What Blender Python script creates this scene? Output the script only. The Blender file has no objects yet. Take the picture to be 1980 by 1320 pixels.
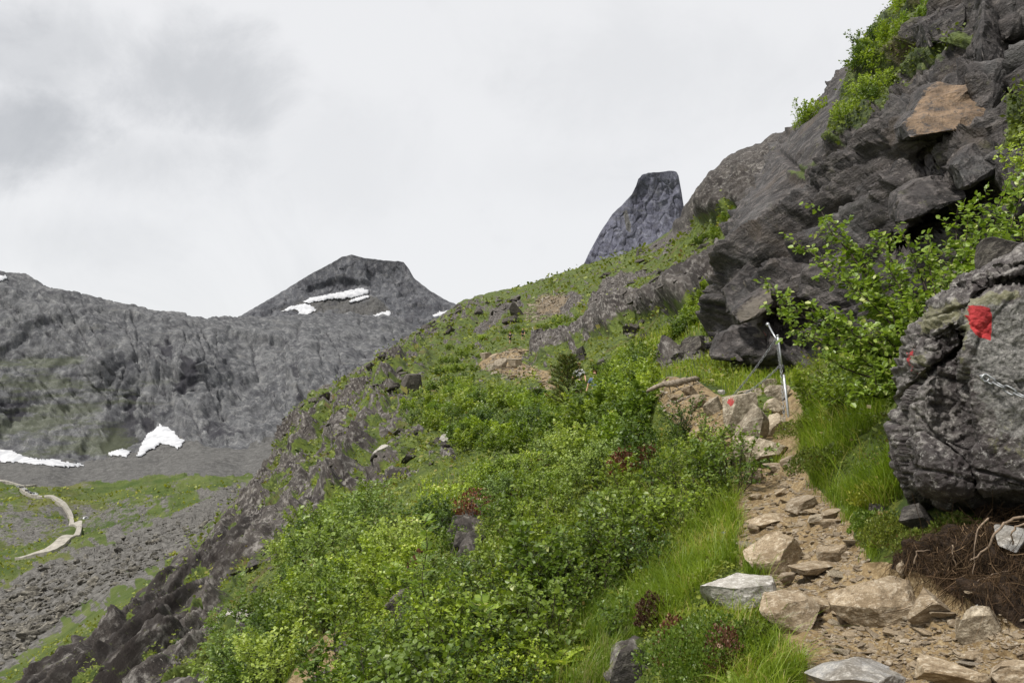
import bpy, bmesh, math, random
import numpy as np
from mathutils import Vector, Matrix, Euler

random.seed(7); RNG = np.random.default_rng(7)
SC = bpy.context.scene
COL = SC.collection
F, CX, CY = 1554.0, 990.0, 760.0          # focal length and horizon in photograph pixels

# ---------------------------------------------------------------- camera, world, sun, exposure
cam_d = bpy.data.cameras.new('camera'); cam = bpy.data.objects.new('camera', cam_d); COL.objects.link(cam)
cam.location = (0, 0, 0); cam.rotation_euler = (math.radians(90), 0, 0)
cam_d.sensor_width = 36; cam_d.lens = 36 * F / 1980; cam_d.shift_y = (CY - 660) / 1980
cam_d.clip_start = 0.05; cam_d.clip_end = 20000
SC.camera = cam
SC.view_settings.view_transform = 'Standard'; SC.view_settings.look = 'None'
SC.view_settings.gamma = 1.0; SC.view_settings.exposure = 1.0
SUN_EL, SUN_AZ = math.radians(58), math.radians(-115)     # high, from behind left
sun_d = bpy.data.lights.new('sun', 'SUN'); sun = bpy.data.objects.new('sun', sun_d); COL.objects.link(sun)
sun_d.energy = 2.2; sun_d.angle = math.radians(9); sun_d.color = (1.0, 0.965, 0.91)
sdir = Vector((math.sin(SUN_AZ) * math.cos(SUN_EL), math.cos(SUN_AZ) * math.cos(SUN_EL), math.sin(SUN_EL)))
sun.rotation_euler = sdir.to_track_quat('Z', 'Y').to_euler()
sun.location = (-60, -40, 200)

class NT:
    """tiny node-tree builder"""
    def __init__(s, nt): s.nt = nt; s.n = nt.nodes; s.l = nt.links
    def new(s, t, **kw):
        nd = s.n.new(t)
        for k, v in kw.items(): setattr(nd, k, v)
        return nd
    def put(s, sock, v):
        if isinstance(v, bpy.types.NodeSocket): s.l.new(v, sock)
        elif v is not None:
            if sock.type == 'RGBA' and len(v) == 3: v = (*v, 1)
            sock.default_value = v
    def math(s, op, a, b=None, c=None, clamp=False):
        nd = s.new('ShaderNodeMath', operation=op, use_clamp=clamp)
        s.put(nd.inputs[0], a)
        if b is not None: s.put(nd.inputs[1], b)
        if c is not None: s.put(nd.inputs[2], c)
        return nd.outputs[0]
    def vmath(s, op, a, b=None):
        nd = s.new('ShaderNodeVectorMath', operation=op); s.put(nd.inputs[0], a)
        if b is not None: s.put(nd.inputs[1], b)
        return nd.outputs[1] if op in ('LENGTH', 'DOT_PRODUCT') else nd.outputs[0]
    def noise(s, vec, scale, detail=4, rough=0.55, dist=0.0):
        nd = s.new('ShaderNodeTexNoise'); s.put(nd.inputs['Vector'], vec)
        nd.inputs['Scale'].default_value = scale; nd.inputs['Detail'].default_value = detail
        nd.inputs['Roughness'].default_value = rough; nd.inputs['Distortion'].default_value = dist
        return nd.outputs[0]
    def voro(s, vec, scale, feature='F1'):
        nd = s.new('ShaderNodeTexVoronoi', feature=feature); s.put(nd.inputs['Vector'], vec)
        nd.inputs['Scale'].default_value = scale
        return nd.outputs[0]
    def ramp(s, fac, a, b, lo=0.0, hi=1.0):
        nd = s.new('ShaderNodeMapRange', interpolation_type='SMOOTHSTEP'); s.put(nd.inputs[0], fac)
        nd.inputs[1].default_value = a; nd.inputs[2].default_value = b
        nd.inputs[3].default_value = lo; nd.inputs[4].default_value = hi
        return nd.outputs[0]
    def mix(s, fac, a, b, mode='MIX'):
        nd = s.new('ShaderNodeMix', data_type='RGBA', blend_type=mode); s.put(nd.inputs[0], fac)
        s.put(nd.inputs[6], a); s.put(nd.inputs[7], b)
        return nd.outputs[2]
    def attr(s, name): return s.new('ShaderNodeAttribute', attribute_name=name).outputs['Fac']
    def coord(s): return s.new('ShaderNodeTexCoord').outputs['Object']
    def scale(s, vec, xyz, rot=(0, 0, 0)):
        if any(rot):
            nd = s.new('ShaderNodeMapping'); s.put(nd.inputs[0], vec); nd.inputs['Rotation'].default_value = rot; vec = nd.outputs[0]
        nd = s.new('ShaderNodeMapping'); s.put(nd.inputs[0], vec); nd.inputs['Scale'].default_value = xyz
        return nd.outputs[0]
    def bump(s, h, strength, dist, normal=None):
        nd = s.new('ShaderNodeBump'); nd.inputs['Strength'].default_value = strength
        nd.inputs['Distance'].default_value = dist; s.put(nd.inputs['Height'], h)
        if normal is not None: s.put(nd.inputs['Normal'], normal)
        return nd.outputs[0]

W = bpy.data.worlds.new('World'); SC.world = W; W.use_nodes = True
b = NT(W.node_tree); W.node_tree.nodes.clear()
d = b.new('ShaderNodeTexCoord').outputs['Generated']
sep = b.new('ShaderNodeSeparateXYZ'); b.put(sep.inputs[0], d)
yy = b.math('MAXIMUM', sep.outputs[1], 0.12)
uu = b.math('DIVIDE', sep.outputs[0], yy); vv = b.math('DIVIDE', sep.outputs[2], yy)
cmb = b.new('ShaderNodeCombineXYZ'); b.put(cmb.inputs[0], uu); b.put(cmb.inputs[1], vv)
uv = cmb.outputs[0]
warp = b.noise(uv, 6.0, 7, 0.62, 0.3)
def cloud(u0, v0, ru, rv):
    sp = b.new('ShaderNodeVectorMath', operation='MULTIPLY_ADD')
    b.put(sp.inputs[0], uv); sp.inputs[1].default_value = (1 / ru, 1 / rv, 0); sp.inputs[2].default_value = (-u0 / ru, -v0 / rv, 0)
    r = b.vmath('LENGTH', sp.outputs[0])
    r = b.math('ADD', r, b.math('MULTIPLY', b.math('SUBTRACT', warp, 0.5), 2.6))
    return b.ramp(r, 1.25, 0.1)
dark = b.math('MULTIPLY', cloud(-0.62, 0.325, 0.17, 0.075), 0.54)
for (x0, y0, a0, b0, k) in [(-0.40, 0.385, 0.15, 0.09, 0.46), (-0.58, 0.42, 0.16, 0.08, 0.34), (-0.45, 0.29, 0.22, 0.06, 0.22), (0.18, 0.40, 0.22, 0.10, 0.13), (-0.22, 0.30, 0.14, 0.10, 0.10), (-0.56, 0.19, 0.14, 0.05, 0.10), (0.05, 0.27, 0.14, 0.05, 0.07)]:
    dark = b.math('MAXIMUM', dark, b.math('MULTIPLY', cloud(x0, y0, a0, b0), k))
soft = b.ramp(b.noise(uv, 3.4, 7, 0.62, 0.5), 0.50, 0.74)
dark = b.math('ADD', dark, b.math('MULTIPLY', soft, 0.17), clamp=True)
sky = b.new('ShaderNodeTexSky', sky_type='NISHITA'); sky.sun_disc = False
sky.sun_elevation = SUN_EL; sky.sun_rotation = SUN_AZ
blue = b.vmath('SCALE', sky.outputs[0]); b.n[-1].inputs['Scale'].default_value = 0.10
ccol = b.mix(dark, (0.436, 0.436, 0.440), (0.18, 0.188, 0.20))
up = b.ramp(sep.outputs[2], -0.35, 0.05)
ccol = b.mix(up, (0.06, 0.06, 0.055), ccol)
skyc = b.mix(0.05, ccol, blue)
bg = b.new('ShaderNodeBackground'); b.put(bg.inputs[0], skyc); bg.inputs[1].default_value = 1.0
wo = b.new('ShaderNodeOutputWorld'); b.l.new(bg.outputs[0], wo.inputs[0])

# ---------------------------------------------------------------- numeric noise
def _hash(i, j, k, seed):
    with np.errstate(over='ignore'):
        n = (i.astype(np.uint32) * np.uint32(374761393) + j.astype(np.uint32) * np.uint32(668265263)
             + k.astype(np.uint32) * np.uint32(2246822519) + np.uint32((seed * 3266489917) & 0xffffffff))
        n = (n ^ (n >> np.uint32(13))) * np.uint32(1274126177)
        n = (n ^ (n >> np.uint32(16))) * np.uint32(2654435761)
        return n ^ (n >> np.uint32(15))
_G = np.array([(1,1,0),(-1,1,0),(1,-1,0),(-1,-1,0),(1,0,1),(-1,0,1),(1,0,-1),(-1,0,-1),(0,1,1),(0,-1,1),(0,1,-1),(0,-1,-1),(1,1,0),(-1,1,0),(0,-1,1),(0,-1,-1)], float)
def perlin(p, seed=0):
    p = np.asarray(p, float); i0 = np.floor(p).astype(np.int64); f = p - i0
    w = f * f * f * (f * (f * 6 - 15) + 10); out = np.zeros(len(p))
    for dx in (0, 1):
        for dy in (0, 1):
            for dz in (0, 1):
                g = _G[_hash(i0[:, 0] + dx, i0[:, 1] + dy, i0[:, 2] + dz, seed) & np.uint32(15)]
                dd = g[:, 0] * (f[:, 0] - dx) + g[:, 1] * (f[:, 1] - dy) + g[:, 2] * (f[:, 2] - dz)
                out += dd * (w[:, 0] if dx else 1 - w[:, 0]) * (w[:, 1] if dy else 1 - w[:, 1]) * (w[:, 2] if dz else 1 - w[:, 2])
    return out
def fbm(p, octv=4, seed=0, gain=0.5, ridged=False):
    a, s, out = 1.0, 1.0, 0
    for o in range(octv):
        n = perlin(p * s, seed + o)
        out = out + a * ((0.5 - np.abs(n) * 1.6) if ridged else n)
        a *= gain; s *= 2.03
    return out
def facet(p, seed=0):
    """fractured blocks: a random plane per Voronoi cell; also the distance to the nearest joint"""
    p = np.asarray(p, float); i0 = np.floor(p).astype(np.int64)
    b1 = np.full(len(p), 9e9); b2 = b1.copy(); val = np.zeros(len(p))
    for dx in (-1, 0, 1):
        for dy in (-1, 0, 1):
            for dz in (-1, 0, 1):
                c = i0 + (dx, dy, dz); h = _hash(c[:, 0], c[:, 1], c[:, 2], seed)
                r = np.stack([(h & np.uint32(1023)) / 1023., ((h >> np.uint32(10)) & np.uint32(1023)) / 1023., ((h >> np.uint32(20)) & np.uint32(1023)) / 1023.], 1)
                q = p - (c + r); d2 = (q * q).sum(1)
                g = _hash(c[:, 0], c[:, 1], c[:, 2], seed + 77)
                gr = np.stack([(g & np.uint32(1023)) / 511.5 - 1, ((g >> np.uint32(10)) & np.uint32(1023)) / 511.5 - 1, ((g >> np.uint32(20)) & np.uint32(1023)) / 511.5 - 1], 1)
                v = (gr * q).sum(1) * 0.8 + (r[:, 0] - 0.5) * 0.9
                m = d2 < b1
                b2 = np.where(m, b1, np.minimum(b2, d2)); val = np.where(m, v, val); b1 = np.where(m, d2, b1)
    return val, np.sqrt(b2) - np.sqrt(b1)
def sstep(x, a, b):
    t = np.clip((x - a) / (b - a), 0, 1); return t * t * (3 - 2 * t)
def frame(p, d, k):
    """stretch the coordinates k times along the direction d"""
    d = np.asarray(d, float); d /= np.linalg.norm(d)
    a = p @ d
    return p - np.outer(a * (1 - 1.0 / k), d)
def polysd(x, y, poly):
    """signed distance in photograph pixels to a closed outline, positive inside"""
    poly = np.asarray(poly, float); n = len(poly)
    best = np.full(x.shape, 1e18); ins = np.zeros(x.shape, bool)
    for i in range(n):
        ax, ay = poly[i]; bx, by = poly[(i + 1) % n]; ex, ey = bx - ax, by - ay
        t = np.clip(((x - ax) * ex + (y - ay) * ey) / (ex * ex + ey * ey + 1e-9), 0, 1)
        best = np.minimum(best, (x - ax - t * ex) ** 2 + (y - ay - t * ey) ** 2)
        if ey != 0:
            c = ((ay > y) != (by > y)) & (x < ex * (y - ay) / ey + ax); ins ^= c
    s = np.sqrt(best); return np.where(ins, s, -s)
def linedist(x, y, pts):
    best = np.full(x.shape, 1e18)
    for (ax, ay), (bx, by) in zip(pts[:-1], pts[1:]):
        ex, ey = bx - ax, by - ay
        t = np.clip(((x - ax) * ex + (y - ay) * ey) / (ex * ex + ey * ey + 1e-9), 0, 1)
        best = np.minimum(best, (x - ax - t * ex) ** 2 + (y - ay - t * ey) ** 2)
    return np.sqrt(best)
class Depth:
    """smooth distance field through surveyed points (pixel, pixel, metres)"""
    def __init__(s, pts):
        a = np.array(pts, float); s.c = a[:, :2] / 400.0; v = np.log(a[:, 2]); n = len(a)
        r = np.linalg.norm(s.c[:, None] - s.c[None], axis=2)
        A = np.zeros((n + 3, n + 3)); A[:n, :n] = r + np.eye(n) * -0.02
        A[:n, n] = 1; A[n, :n] = 1; A[:n, n+1:] = s.c; A[n+1:, :n] = s.c.T
        s.w = np.linalg.solve(A, np.concatenate([v, np.zeros(3)]))
    def __call__(s, x, y):
        q = np.stack([x, y], 1) / 400.0; out = s.w[-3] + q @ s.w[-2:]
        for c, w in zip(s.c, s.w): out = out + w * np.sqrt((q[:, 0] - c[0]) ** 2 + (q[:, 1] - c[1]) ** 2)
        return np.exp(out)
def unproj(x, y, Y): return np.stack([(x - CX) / F * Y, Y, (CY - y) / F * Y], 1)
def at(px, py, Y): return Vector(((px - CX) / F * Y, Y, (CY - py) / F * Y))

# ---------------------------------------------------------------- mesh helpers
def mesh_np(name, V, faces, mats, smooth=True, attrs=None, midx=None):
    """faces: int array (n,3|4) or list of such arrays"""
    me = bpy.data.meshes.new(name); V = np.asarray(V, np.float32)
    fl = faces if isinstance(faces, list) else [faces]
    fl = [np.asarray(f, np.int32) for f in fl if len(f)]
    me.vertices.add(len(V)); me.vertices.foreach_set('co', V.ravel())
    idx = np.concatenate([f.ravel() for f in fl]); tot = np.concatenate([np.full(len(f), f.shape[1], np.int32) for f in fl])
    me.loops.add(len(idx)); me.loops.foreach_set('vertex_index', idx)
    me.polygons.add(len(tot)); st = np.concatenate([[0], np.cumsum(tot)[:-1]]).astype(np.int32)
    me.polygons.foreach_set('loop_start', st); me.polygons.foreach_set('loop_total', tot)
    if midx is not None: me.polygons.foreach_set('material_index', np.asarray(midx, np.int32))
    me.polygons.foreach_set('use_smooth', np.full(len(tot), smooth))
    for m in (mats if isinstance(mats, (list, tuple)) else [mats]): me.materials.append(m)
    for k, a in (attrs or {}).items():
        me.attributes.new(k, 'FLOAT', 'POINT').data.foreach_set('value', np.asarray(a, np.float32))
    me.update(calc_edges=True)
    return me
def link(name, me, parent=None, label=None, cat=None, group=None, kind=None, loc=None, rot=None, scale=None):
    o = bpy.data.objects.new(name, me); COL.objects.link(o)
    if parent is not None: o.parent = parent
    tag(o, label, cat, group, kind)
    if loc is not None: o.location = loc
    if rot is not None: o.rotation_euler = rot
    if scale is not None: o.scale = scale
    return o
def tag(o, label=None, cat=None, group=None, kind=None):
    if label: o['label'] = label
    if cat: o['category'] = cat
    if group: o['group'] = group
    if kind: o['kind'] = kind
    return o
def submesh(V, faces, keep, attrs):
    f = faces[keep]; used = np.unique(f); mp = np.full(len(V), -1); mp[used] = np.arange(len(used))
    return V[used], mp[f], {k: a[used] for k, a in attrs.items()}
class MB:
    """collects tubes, boxes and loose polygons into one mesh"""
    def __init__(s): s.V = []; s.f = []; s.m = []; s.n = 0
    def add(s, V, faces, m=0):
        for f in faces: s.f.append([i + s.n for i in f]); s.m.append(m)
        s.V.extend([tuple(v) for v in V]); s.n += len(V)
    def tube(s, pts, rad, sides=6, m=0, cap=True):
        pts = [Vector(p) for p in pts]; n = len(pts)
        rad = rad if hasattr(rad, '__len__') else [rad] * n
        V = []; up = Vector((0.13, 0.21, 1)).normalized()
        for i, p in enumerate(pts):
            t = (pts[min(i + 1, n - 1)] - pts[max(i - 1, 0)]).normalized()
            a = t.cross(up)
            if a.length < 0.1: a = t.cross(Vector((1, 0, 0)))
            a.normalize(); c = t.cross(a)
            for k in range(sides):
                an = 2 * math.pi * k / sides; V.append(p + (a * math.cos(an) + c * math.sin(an)) * rad[i])
        fs = []
        for i in range(n - 1):
            for k in range(sides):
                k2 = (k + 1) % sides; fs.append((i * sides + k, i * sides + k2, (i + 1) * sides + k2, (i + 1) * sides + k))
        if cap: fs += [tuple(range(sides))[::-1], tuple((n - 1) * sides + k for k in range(sides))]
        s.add(V, fs, m)
    def box(s, c, size, m=0, taper=(1, 1), mat=None):
        x, y, z = [q / 2 for q in size]; V = []
        for dz in (-1, 1):
            kx, ky = (taper if dz > 0 else (1, 1))
            for dx, dy in ((-1, -1), (1, -1), (1, 1), (-1, 1)):
                v = Vector((c[0] + dx * x * kx, c[1] + dy * y * ky, c[2] + dz * z)); V.append(mat @ v if mat else v)
        s.add(V, [(3, 2, 1, 0), (4, 5, 6, 7), (0, 1, 5, 4), (1, 2, 6, 5), (2, 3, 7, 6), (3, 0, 4, 7)], m)
    def mesh(s, name, mats, smooth=False):
        me = bpy.data.meshes.new(name); me.from_pydata(s.V, [], s.f)
        for q in (mats if isinstance(mats, (list, tuple)) else [mats]): me.materials.append(q)
        me.polygons.foreach_set('material_index', s.m); me.polygons.foreach_set('use_smooth', [smooth] * len(s.f)); me.update()
        return me
def in_poly(n, poly, seed):
    r = np.random.default_rng(seed); a = np.array(poly, float); lo, hi = a.min(0), a.max(0)
    P = lo + r.random((n, 2)) * (hi - lo); return P[polysd(P[:, 0], P[:, 1], poly) > 0]
# ---------------------------------------------------------------- materials
def new_mat(name):
    m = bpy.data.materials.new(name); m.use_nodes = True; m.node_tree.nodes.clear(); return m, NT(m.node_tree)
def finish(b, color, rough=0.9, normal=None, spec=0.25, metal=0.0):
    p = b.new('ShaderNodeBsdfPrincipled'); b.put(p.inputs['Base Color'], color); b.put(p.inputs['Roughness'], rough)
    p.inputs['Specular IOR Level'].default_value = spec; p.inputs['Metallic'].default_value = metal
    if normal is not None: b.put(p.inputs['Normal'], normal)
    o = b.new('ShaderNodeOutputMaterial'); b.l.new(p.outputs[0], o.inputs[0]); return p
def plain(name, col, rough=0.7, spec=0.3, metal=0.0, var=0.15, scale=30):
    m, b = new_mat(name); n = b.noise(b.coord(), scale, 3)
    c = b.mix(b.ramp(n, 0.3, 0.7), tuple(x * (1 - var) for x in col), tuple(min(1, x * (1 + var)) for x in col))
    finish(b, c, rough, b.bump(n, 0.15, 0.01), spec, metal); return m
def rock_color(b, dark, mid, light, sc, stretch=(1, 1, 1), rot=(0, 0, 0), lichen=0.5, yellow=0.25):
    """foliated, stained, lichen-flecked rock; sc is the size in metres of its largest blotches"""
    co = b.coord(); st = b.scale(co, stretch, rot)
    n1 = b.noise(st, 1.0 / sc, 6, 0.62, 0.4); n2 = b.noise(st, 5.0 / sc, 5, 0.65, 0.3); n3 = b.noise(co, 26.0 / sc, 4, 0.7)
    c = b.mix(b.ramp(n1, 0.36, 0.62), dark, mid)
    c = b.mix(b.ramp(n2, 0.48, 0.66), c, light)
    c = b.mix(b.math('MULTIPLY', b.ramp(n2, 0.47, 0.30), 0.7), c, tuple(x * 0.55 for x in dark))
    fl = b.ramp(b.noise(co, 14.0 / sc, 5, 0.75), 0.60, 0.68)
    c = b.mix(b.math('MULTIPLY', fl, lichen), c, tuple(min(0.6, x * 1.6 + 0.03) for x in light))
    yl = b.ramp(b.noise(co, 3.1 / sc, 5, 0.7, 0.5), 0.60, 0.72)
    c = b.mix(b.math('MULTIPLY', yl, yellow), c, (0.16, 0.165, 0.055))
    c = b.mix(b.math('MULTIPLY', b.ramp(n3, 0.35, 0.65, -0.5, 0.5), 0.5), c, b.mix(1.0, c, (1.6, 1.6, 1.6), 'MULTIPLY'))
    sp = b.ramp(n3, 0.55, 0.30)
    c = b.mix(b.math('MULTIPLY', sp, 0.55), c, tuple(x * 0.5 for x in dark))
    h = b.math('ADD', b.math('MULTIPLY', n2, 0.8), b.math('MULTIPLY', n3, 0.35))
    return c, h, co
def rock_mat(name, dark, mid, light, sc, stretch=(1, 1, 1), rot=(0, 0, 0), lichen=0.5, yellow=0.25, bump=0.6, rough=0.85, extra=None, spec=0.3):
    m, b = new_mat(name); c, h, co = rock_color(b, dark, mid, light, sc, stretch, rot, lichen, yellow)
    if extra: c = extra(b, c, co)
    finish(b, c, rough, b.bump(h, bump, sc * 0.12), spec); return m
def veg_ground(b, co, sc=1.0):
    n = b.noise(co, 0.9 / sc, 6, 0.65); n2 = b.noise(co, 7.0 / sc, 5, 0.7); n3 = b.noise(co, 0.25 / sc, 4, 0.6)
    c = b.mix(b.ramp(n, 0.35, 0.65), (0.030, 0.048, 0.009), (0.085, 0.115, 0.016))
    c = b.mix(b.ramp(n2, 0.52, 0.75), c, (0.15, 0.16, 0.028))
    c = b.mix(b.math('MULTIPLY', b.ramp(n3, 0.56, 0.70), 0.8), c, (0.095, 0.060, 0.028))
    c = b.mix(b.math('MULTIPLY', b.ramp(n2, 0.42, 0.25), 0.8), c, (0.016, 0.018, 0.006))
    return c, n2
def hill_mat():
    m, b = new_mat('hillside_rock_and_turf'); co = b.coord()
    c1, h1, _ = rock_color(b, (0.022, 0.017, 0.015), (0.074, 0.064, 0.056), (0.205, 0.190, 0.172), 1.6, (1.0, 0.35, 1.0), (-0.31, 0, 0.0), 0.8, 0.4)
    dk = b.attr('wet')
    c1 = b.mix(b.math('MULTIPLY', dk, b.ramp(b.noise(b.scale(co, (1, 0.12, 1), (-0.31, 0, 0)), 0.8, 6, 0.65), 0.36, 0.56)), c1, (0.016, 0.012, 0.010))
    c2, h2 = veg_ground(b, co)
    e = b.noise(co, 3.0, 6, 0.7)
    rk = b.attr('rock'); rk = b.ramp(b.math('ADD', rk, b.math('MULTIPLY', b.math('SUBTRACT', e, 0.5), 1.1)), 0.42, 0.58)
    c = b.mix(rk, c2, c1)
    s1 = b.noise(co, 2.2, 6, 0.7); s2 = b.noise(co, 24, 5, 0.75)
    dirt = b.mix(b.ramp(s1, 0.35, 0.65), (0.115, 0.076, 0.034), (0.235, 0.166, 0.084))
    dirt = b.mix(b.ramp(s2, 0.45, 0.72), dirt, (0.36, 0.285, 0.17)); dirt = b.mix(b.math('MULTIPLY', b.ramp(s2, 0.42, 0.28), 0.6), dirt, (0.055, 0.036, 0.022))
    dm = b.ramp(b.math('ADD', b.attr('dirt'), b.math('MULTIPLY', b.math('SUBTRACT', e, 0.5), 0.7)), 0.40, 0.60)
    c = b.mix(dm, c, dirt)
    so = b.ramp(b.math('ADD', b.attr('soil'), b.math('MULTIPLY', b.math('SUBTRACT', s1, 0.5), 0.7)), 0.4, 0.6)
    c = b.mix(so, c, b.mix(b.ramp(s2, 0.35, 0.7), (0.014, 0.009, 0.006), (0.055, 0.035, 0.021)))
    h = b.math('ADD', b.math('MULTIPLY', h1, 1.0), b.math('MULTIPLY', s2, 0.12))
    finish(b, c, 0.88, b.bump(h, 0.55, 0.16), 0.25); return m
M = {}
M['hill'] = hill_mat()
def cliff_extra(b, c, co):
    st = b.scale(co, (1, 1, 0.16)); s = b.ramp(b.noise(st, 1.6, 5, 0.6), 0.50, 0.66)
    c = b.mix(b.math('MULTIPLY', s, 0.62), c, (0.022, 0.018, 0.017))
    nl = b.noise(co, 0.55, 6, 0.65, 0.4); c = b.mix(b.math('MULTIPLY', b.ramp(nl, 0.52, 0.68), 0.55), c, (0.095, 0.070, 0.050)); c = b.mix(b.math('MULTIPLY', b.ramp(nl, 0.44, 0.30), 0.5), c, (0.135, 0.132, 0.128))
    o = b.ramp(b.math('ADD', b.attr('orange'), b.math('MULTIPLY', b.math('SUBTRACT', b.noise(co, 4, 6, 0.75), 0.5), 2.0)), 0.42, 0.60)
    oc = b.mix(b.ramp(b.noise(co, 3.5, 6, 0.7), 0.35, 0.65), (0.130, 0.085, 0.050), (0.275, 0.185, 0.112))
    oc = b.mix(b.math('MULTIPLY', b.ramp(b.noise(co, 9, 6, 0.75, 0.4), 0.52, 0.62), 0.7), oc, (0.075, 0.062, 0.052))
    c = b.mix(o, c, oc)
    t = b.ramp(b.math('ADD', b.attr('tan'), b.math('MULTIPLY', b.math('SUBTRACT', b.noise(co, 4, 5, 0.7), 0.5), 0.8)), 0.42, 0.60)
    c = b.mix(b.math('MULTIPLY', t, 0.75), c, (0.16, 0.138, 0.108))
    mo = b.ramp(b.math('ADD', b.attr('moss'), b.math('MULTIPLY', b.math('SUBTRACT', b.noise(co, 3.0, 6, 0.7), 0.5), 1.2)), 0.40, 0.62)
    g, _ = veg_ground(b, co, 0.8); c = b.mix(mo, c, g)
    r = b.ramp(b.math('ADD', b.attr('paint'), b.math('MULTIPLY', b.math('SUBTRACT', b.noise(co, 20, 4, 0.7), 0.5), 0.6)), 0.45, 0.55)
    return b.mix(r, c, (0.46, 0.085, 0.07))
M['cliff'] = rock_mat('cliff_rock', (0.016, 0.013, 0.012), (0.056, 0.047, 0.044), (0.127, 0.111, 0.103), 1.3, (2.0, 0.4, 1.8), (0.14, 0.0, -0.38), 0.6, 0.35, 0.9, 0.66, cliff_extra, 0.45)
def boulder_extra(b, c, co):
    n = b.noise(co, 7, 6, 0.7)
    g = b.ramp(b.math('ADD', b.attr('grey'), b.math('MULTIPLY', b.math('SUBTRACT', n, 0.5), 0.8)), 0.40, 0.60)
    sp = b.noise(co, 46, 5, 0.75); gc = b.mix(b.ramp(sp, 0.38, 0.62), (0.070, 0.067, 0.063), (0.225, 0.217, 0.20))
    gc = b.mix(b.ramp(b.noise(co, 34, 6, 0.75), 0.54, 0.66), gc, (0.34, 0.325, 0.30))
    c = b.mix(b.math('MULTIPLY', g, 0.8), c, gc)
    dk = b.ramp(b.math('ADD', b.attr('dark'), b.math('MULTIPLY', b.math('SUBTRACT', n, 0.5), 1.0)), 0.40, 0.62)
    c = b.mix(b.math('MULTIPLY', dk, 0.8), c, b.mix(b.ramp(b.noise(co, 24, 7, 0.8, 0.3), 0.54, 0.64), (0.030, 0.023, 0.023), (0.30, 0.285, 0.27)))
    y = b.ramp(b.math('ADD', b.attr('lichen'), b.math('MULTIPLY', b.math('SUBTRACT', b.noise(co, 22, 7, 0.8), 0.5), 2.6)), 0.50, 0.85)
    c = b.mix(b.math('MULTIPLY', y, 0.42), c, (0.22, 0.215, 0.09))
    r = b.ramp(b.math('ADD', b.attr('paint'), b.math('MULTIPLY', b.math('SUBTRACT', b.noise(co, 40, 5, 0.75), 0.5), 0.8)), 0.44, 0.56)
    rc = b.mix(b.ramp(sp, 0.62, 0.74), b.mix(b.ramp(n, 0.3, 0.7), (0.31, 0.018, 0.022), (0.46, 0.036, 0.036)), (0.55, 0.22, 0.19))
    return b.mix(r, c, rc)
M['boulder'] = rock_mat('boulder_rock', (0.046, 0.037, 0.036), (0.112, 0.101, 0.093), (0.248, 0.232, 0.214), 0.35, (1, 1, 1.6), (0.3, 0.3, 0), 0.6, 0.12, 0.7, 0.75, boulder_extra, 0.4)
def stone_tint(b, c, co):
    rnd = b.new('ShaderNodeObjectInfo').outputs['Random']
    return b.mix(1.0, c, b.mix(rnd, (0.78, 0.77, 0.76), (1.12, 1.08, 1.0)), 'MULTIPLY')
M['tan'] = rock_mat('tan_path_stone', (0.192, 0.144, 0.092), (0.326, 0.263, 0.185), (0.444, 0.385, 0.303), 0.30, (1, 1, 2.4), (0.2, 0.3, 0), 0.4, 0.10, 0.5, 0.85, stone_tint)
M['tan'].node_tree.nodes
M['buff'] = rock_mat('buff_step_stone', (0.183, 0.150, 0.107), (0.341, 0.293, 0.225), (0.489, 0.437, 0.351), 0.4, (1, 1, 2.0), (0.3, 0.5, 0), 0.35, 0.22, 0.55, 0.85, stone_tint)
M['pale'] = rock_mat('pale_quartz_stone', (0.246, 0.226, 0.193), (0.410, 0.385, 0.344), (0.541, 0.521, 0.484), 0.28, (1, 1, 2.6), (0.2, 0.25, 0), 0.45, 0.10, 0.45, 0.8, None)
M['bluegrey'] = rock_mat('blue_grey_slab', (0.175, 0.156, 0.129), (0.274, 0.266, 0.255), (0.395, 0.372, 0.334), 0.25, (1, 1, 2.0), (0.2, 0.25, 0.4), 0.4, 0.16, 0.5, 0.7, None, 0.45)
M['grey'] = rock_mat('grey_outcrop_rock', (0.030, 0.026, 0.024), (0.080, 0.072, 0.064), (0.154, 0.142, 0.126), 0.5, (1, 0.5, 1.8), (0.4, 0.2, 0.1), 0.5, 0.2, 0.65, 0.8, stone_tint)
M['scree'] = rock_mat('scree_boulder_rock', (0.068, 0.064, 0.055), (0.149, 0.140, 0.122), (0.242, 0.230, 0.202), 2.5, (1, 1, 1), (0, 0, 0), 0.3, 0.25, 0.6, 0.9, stone_tint)
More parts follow.
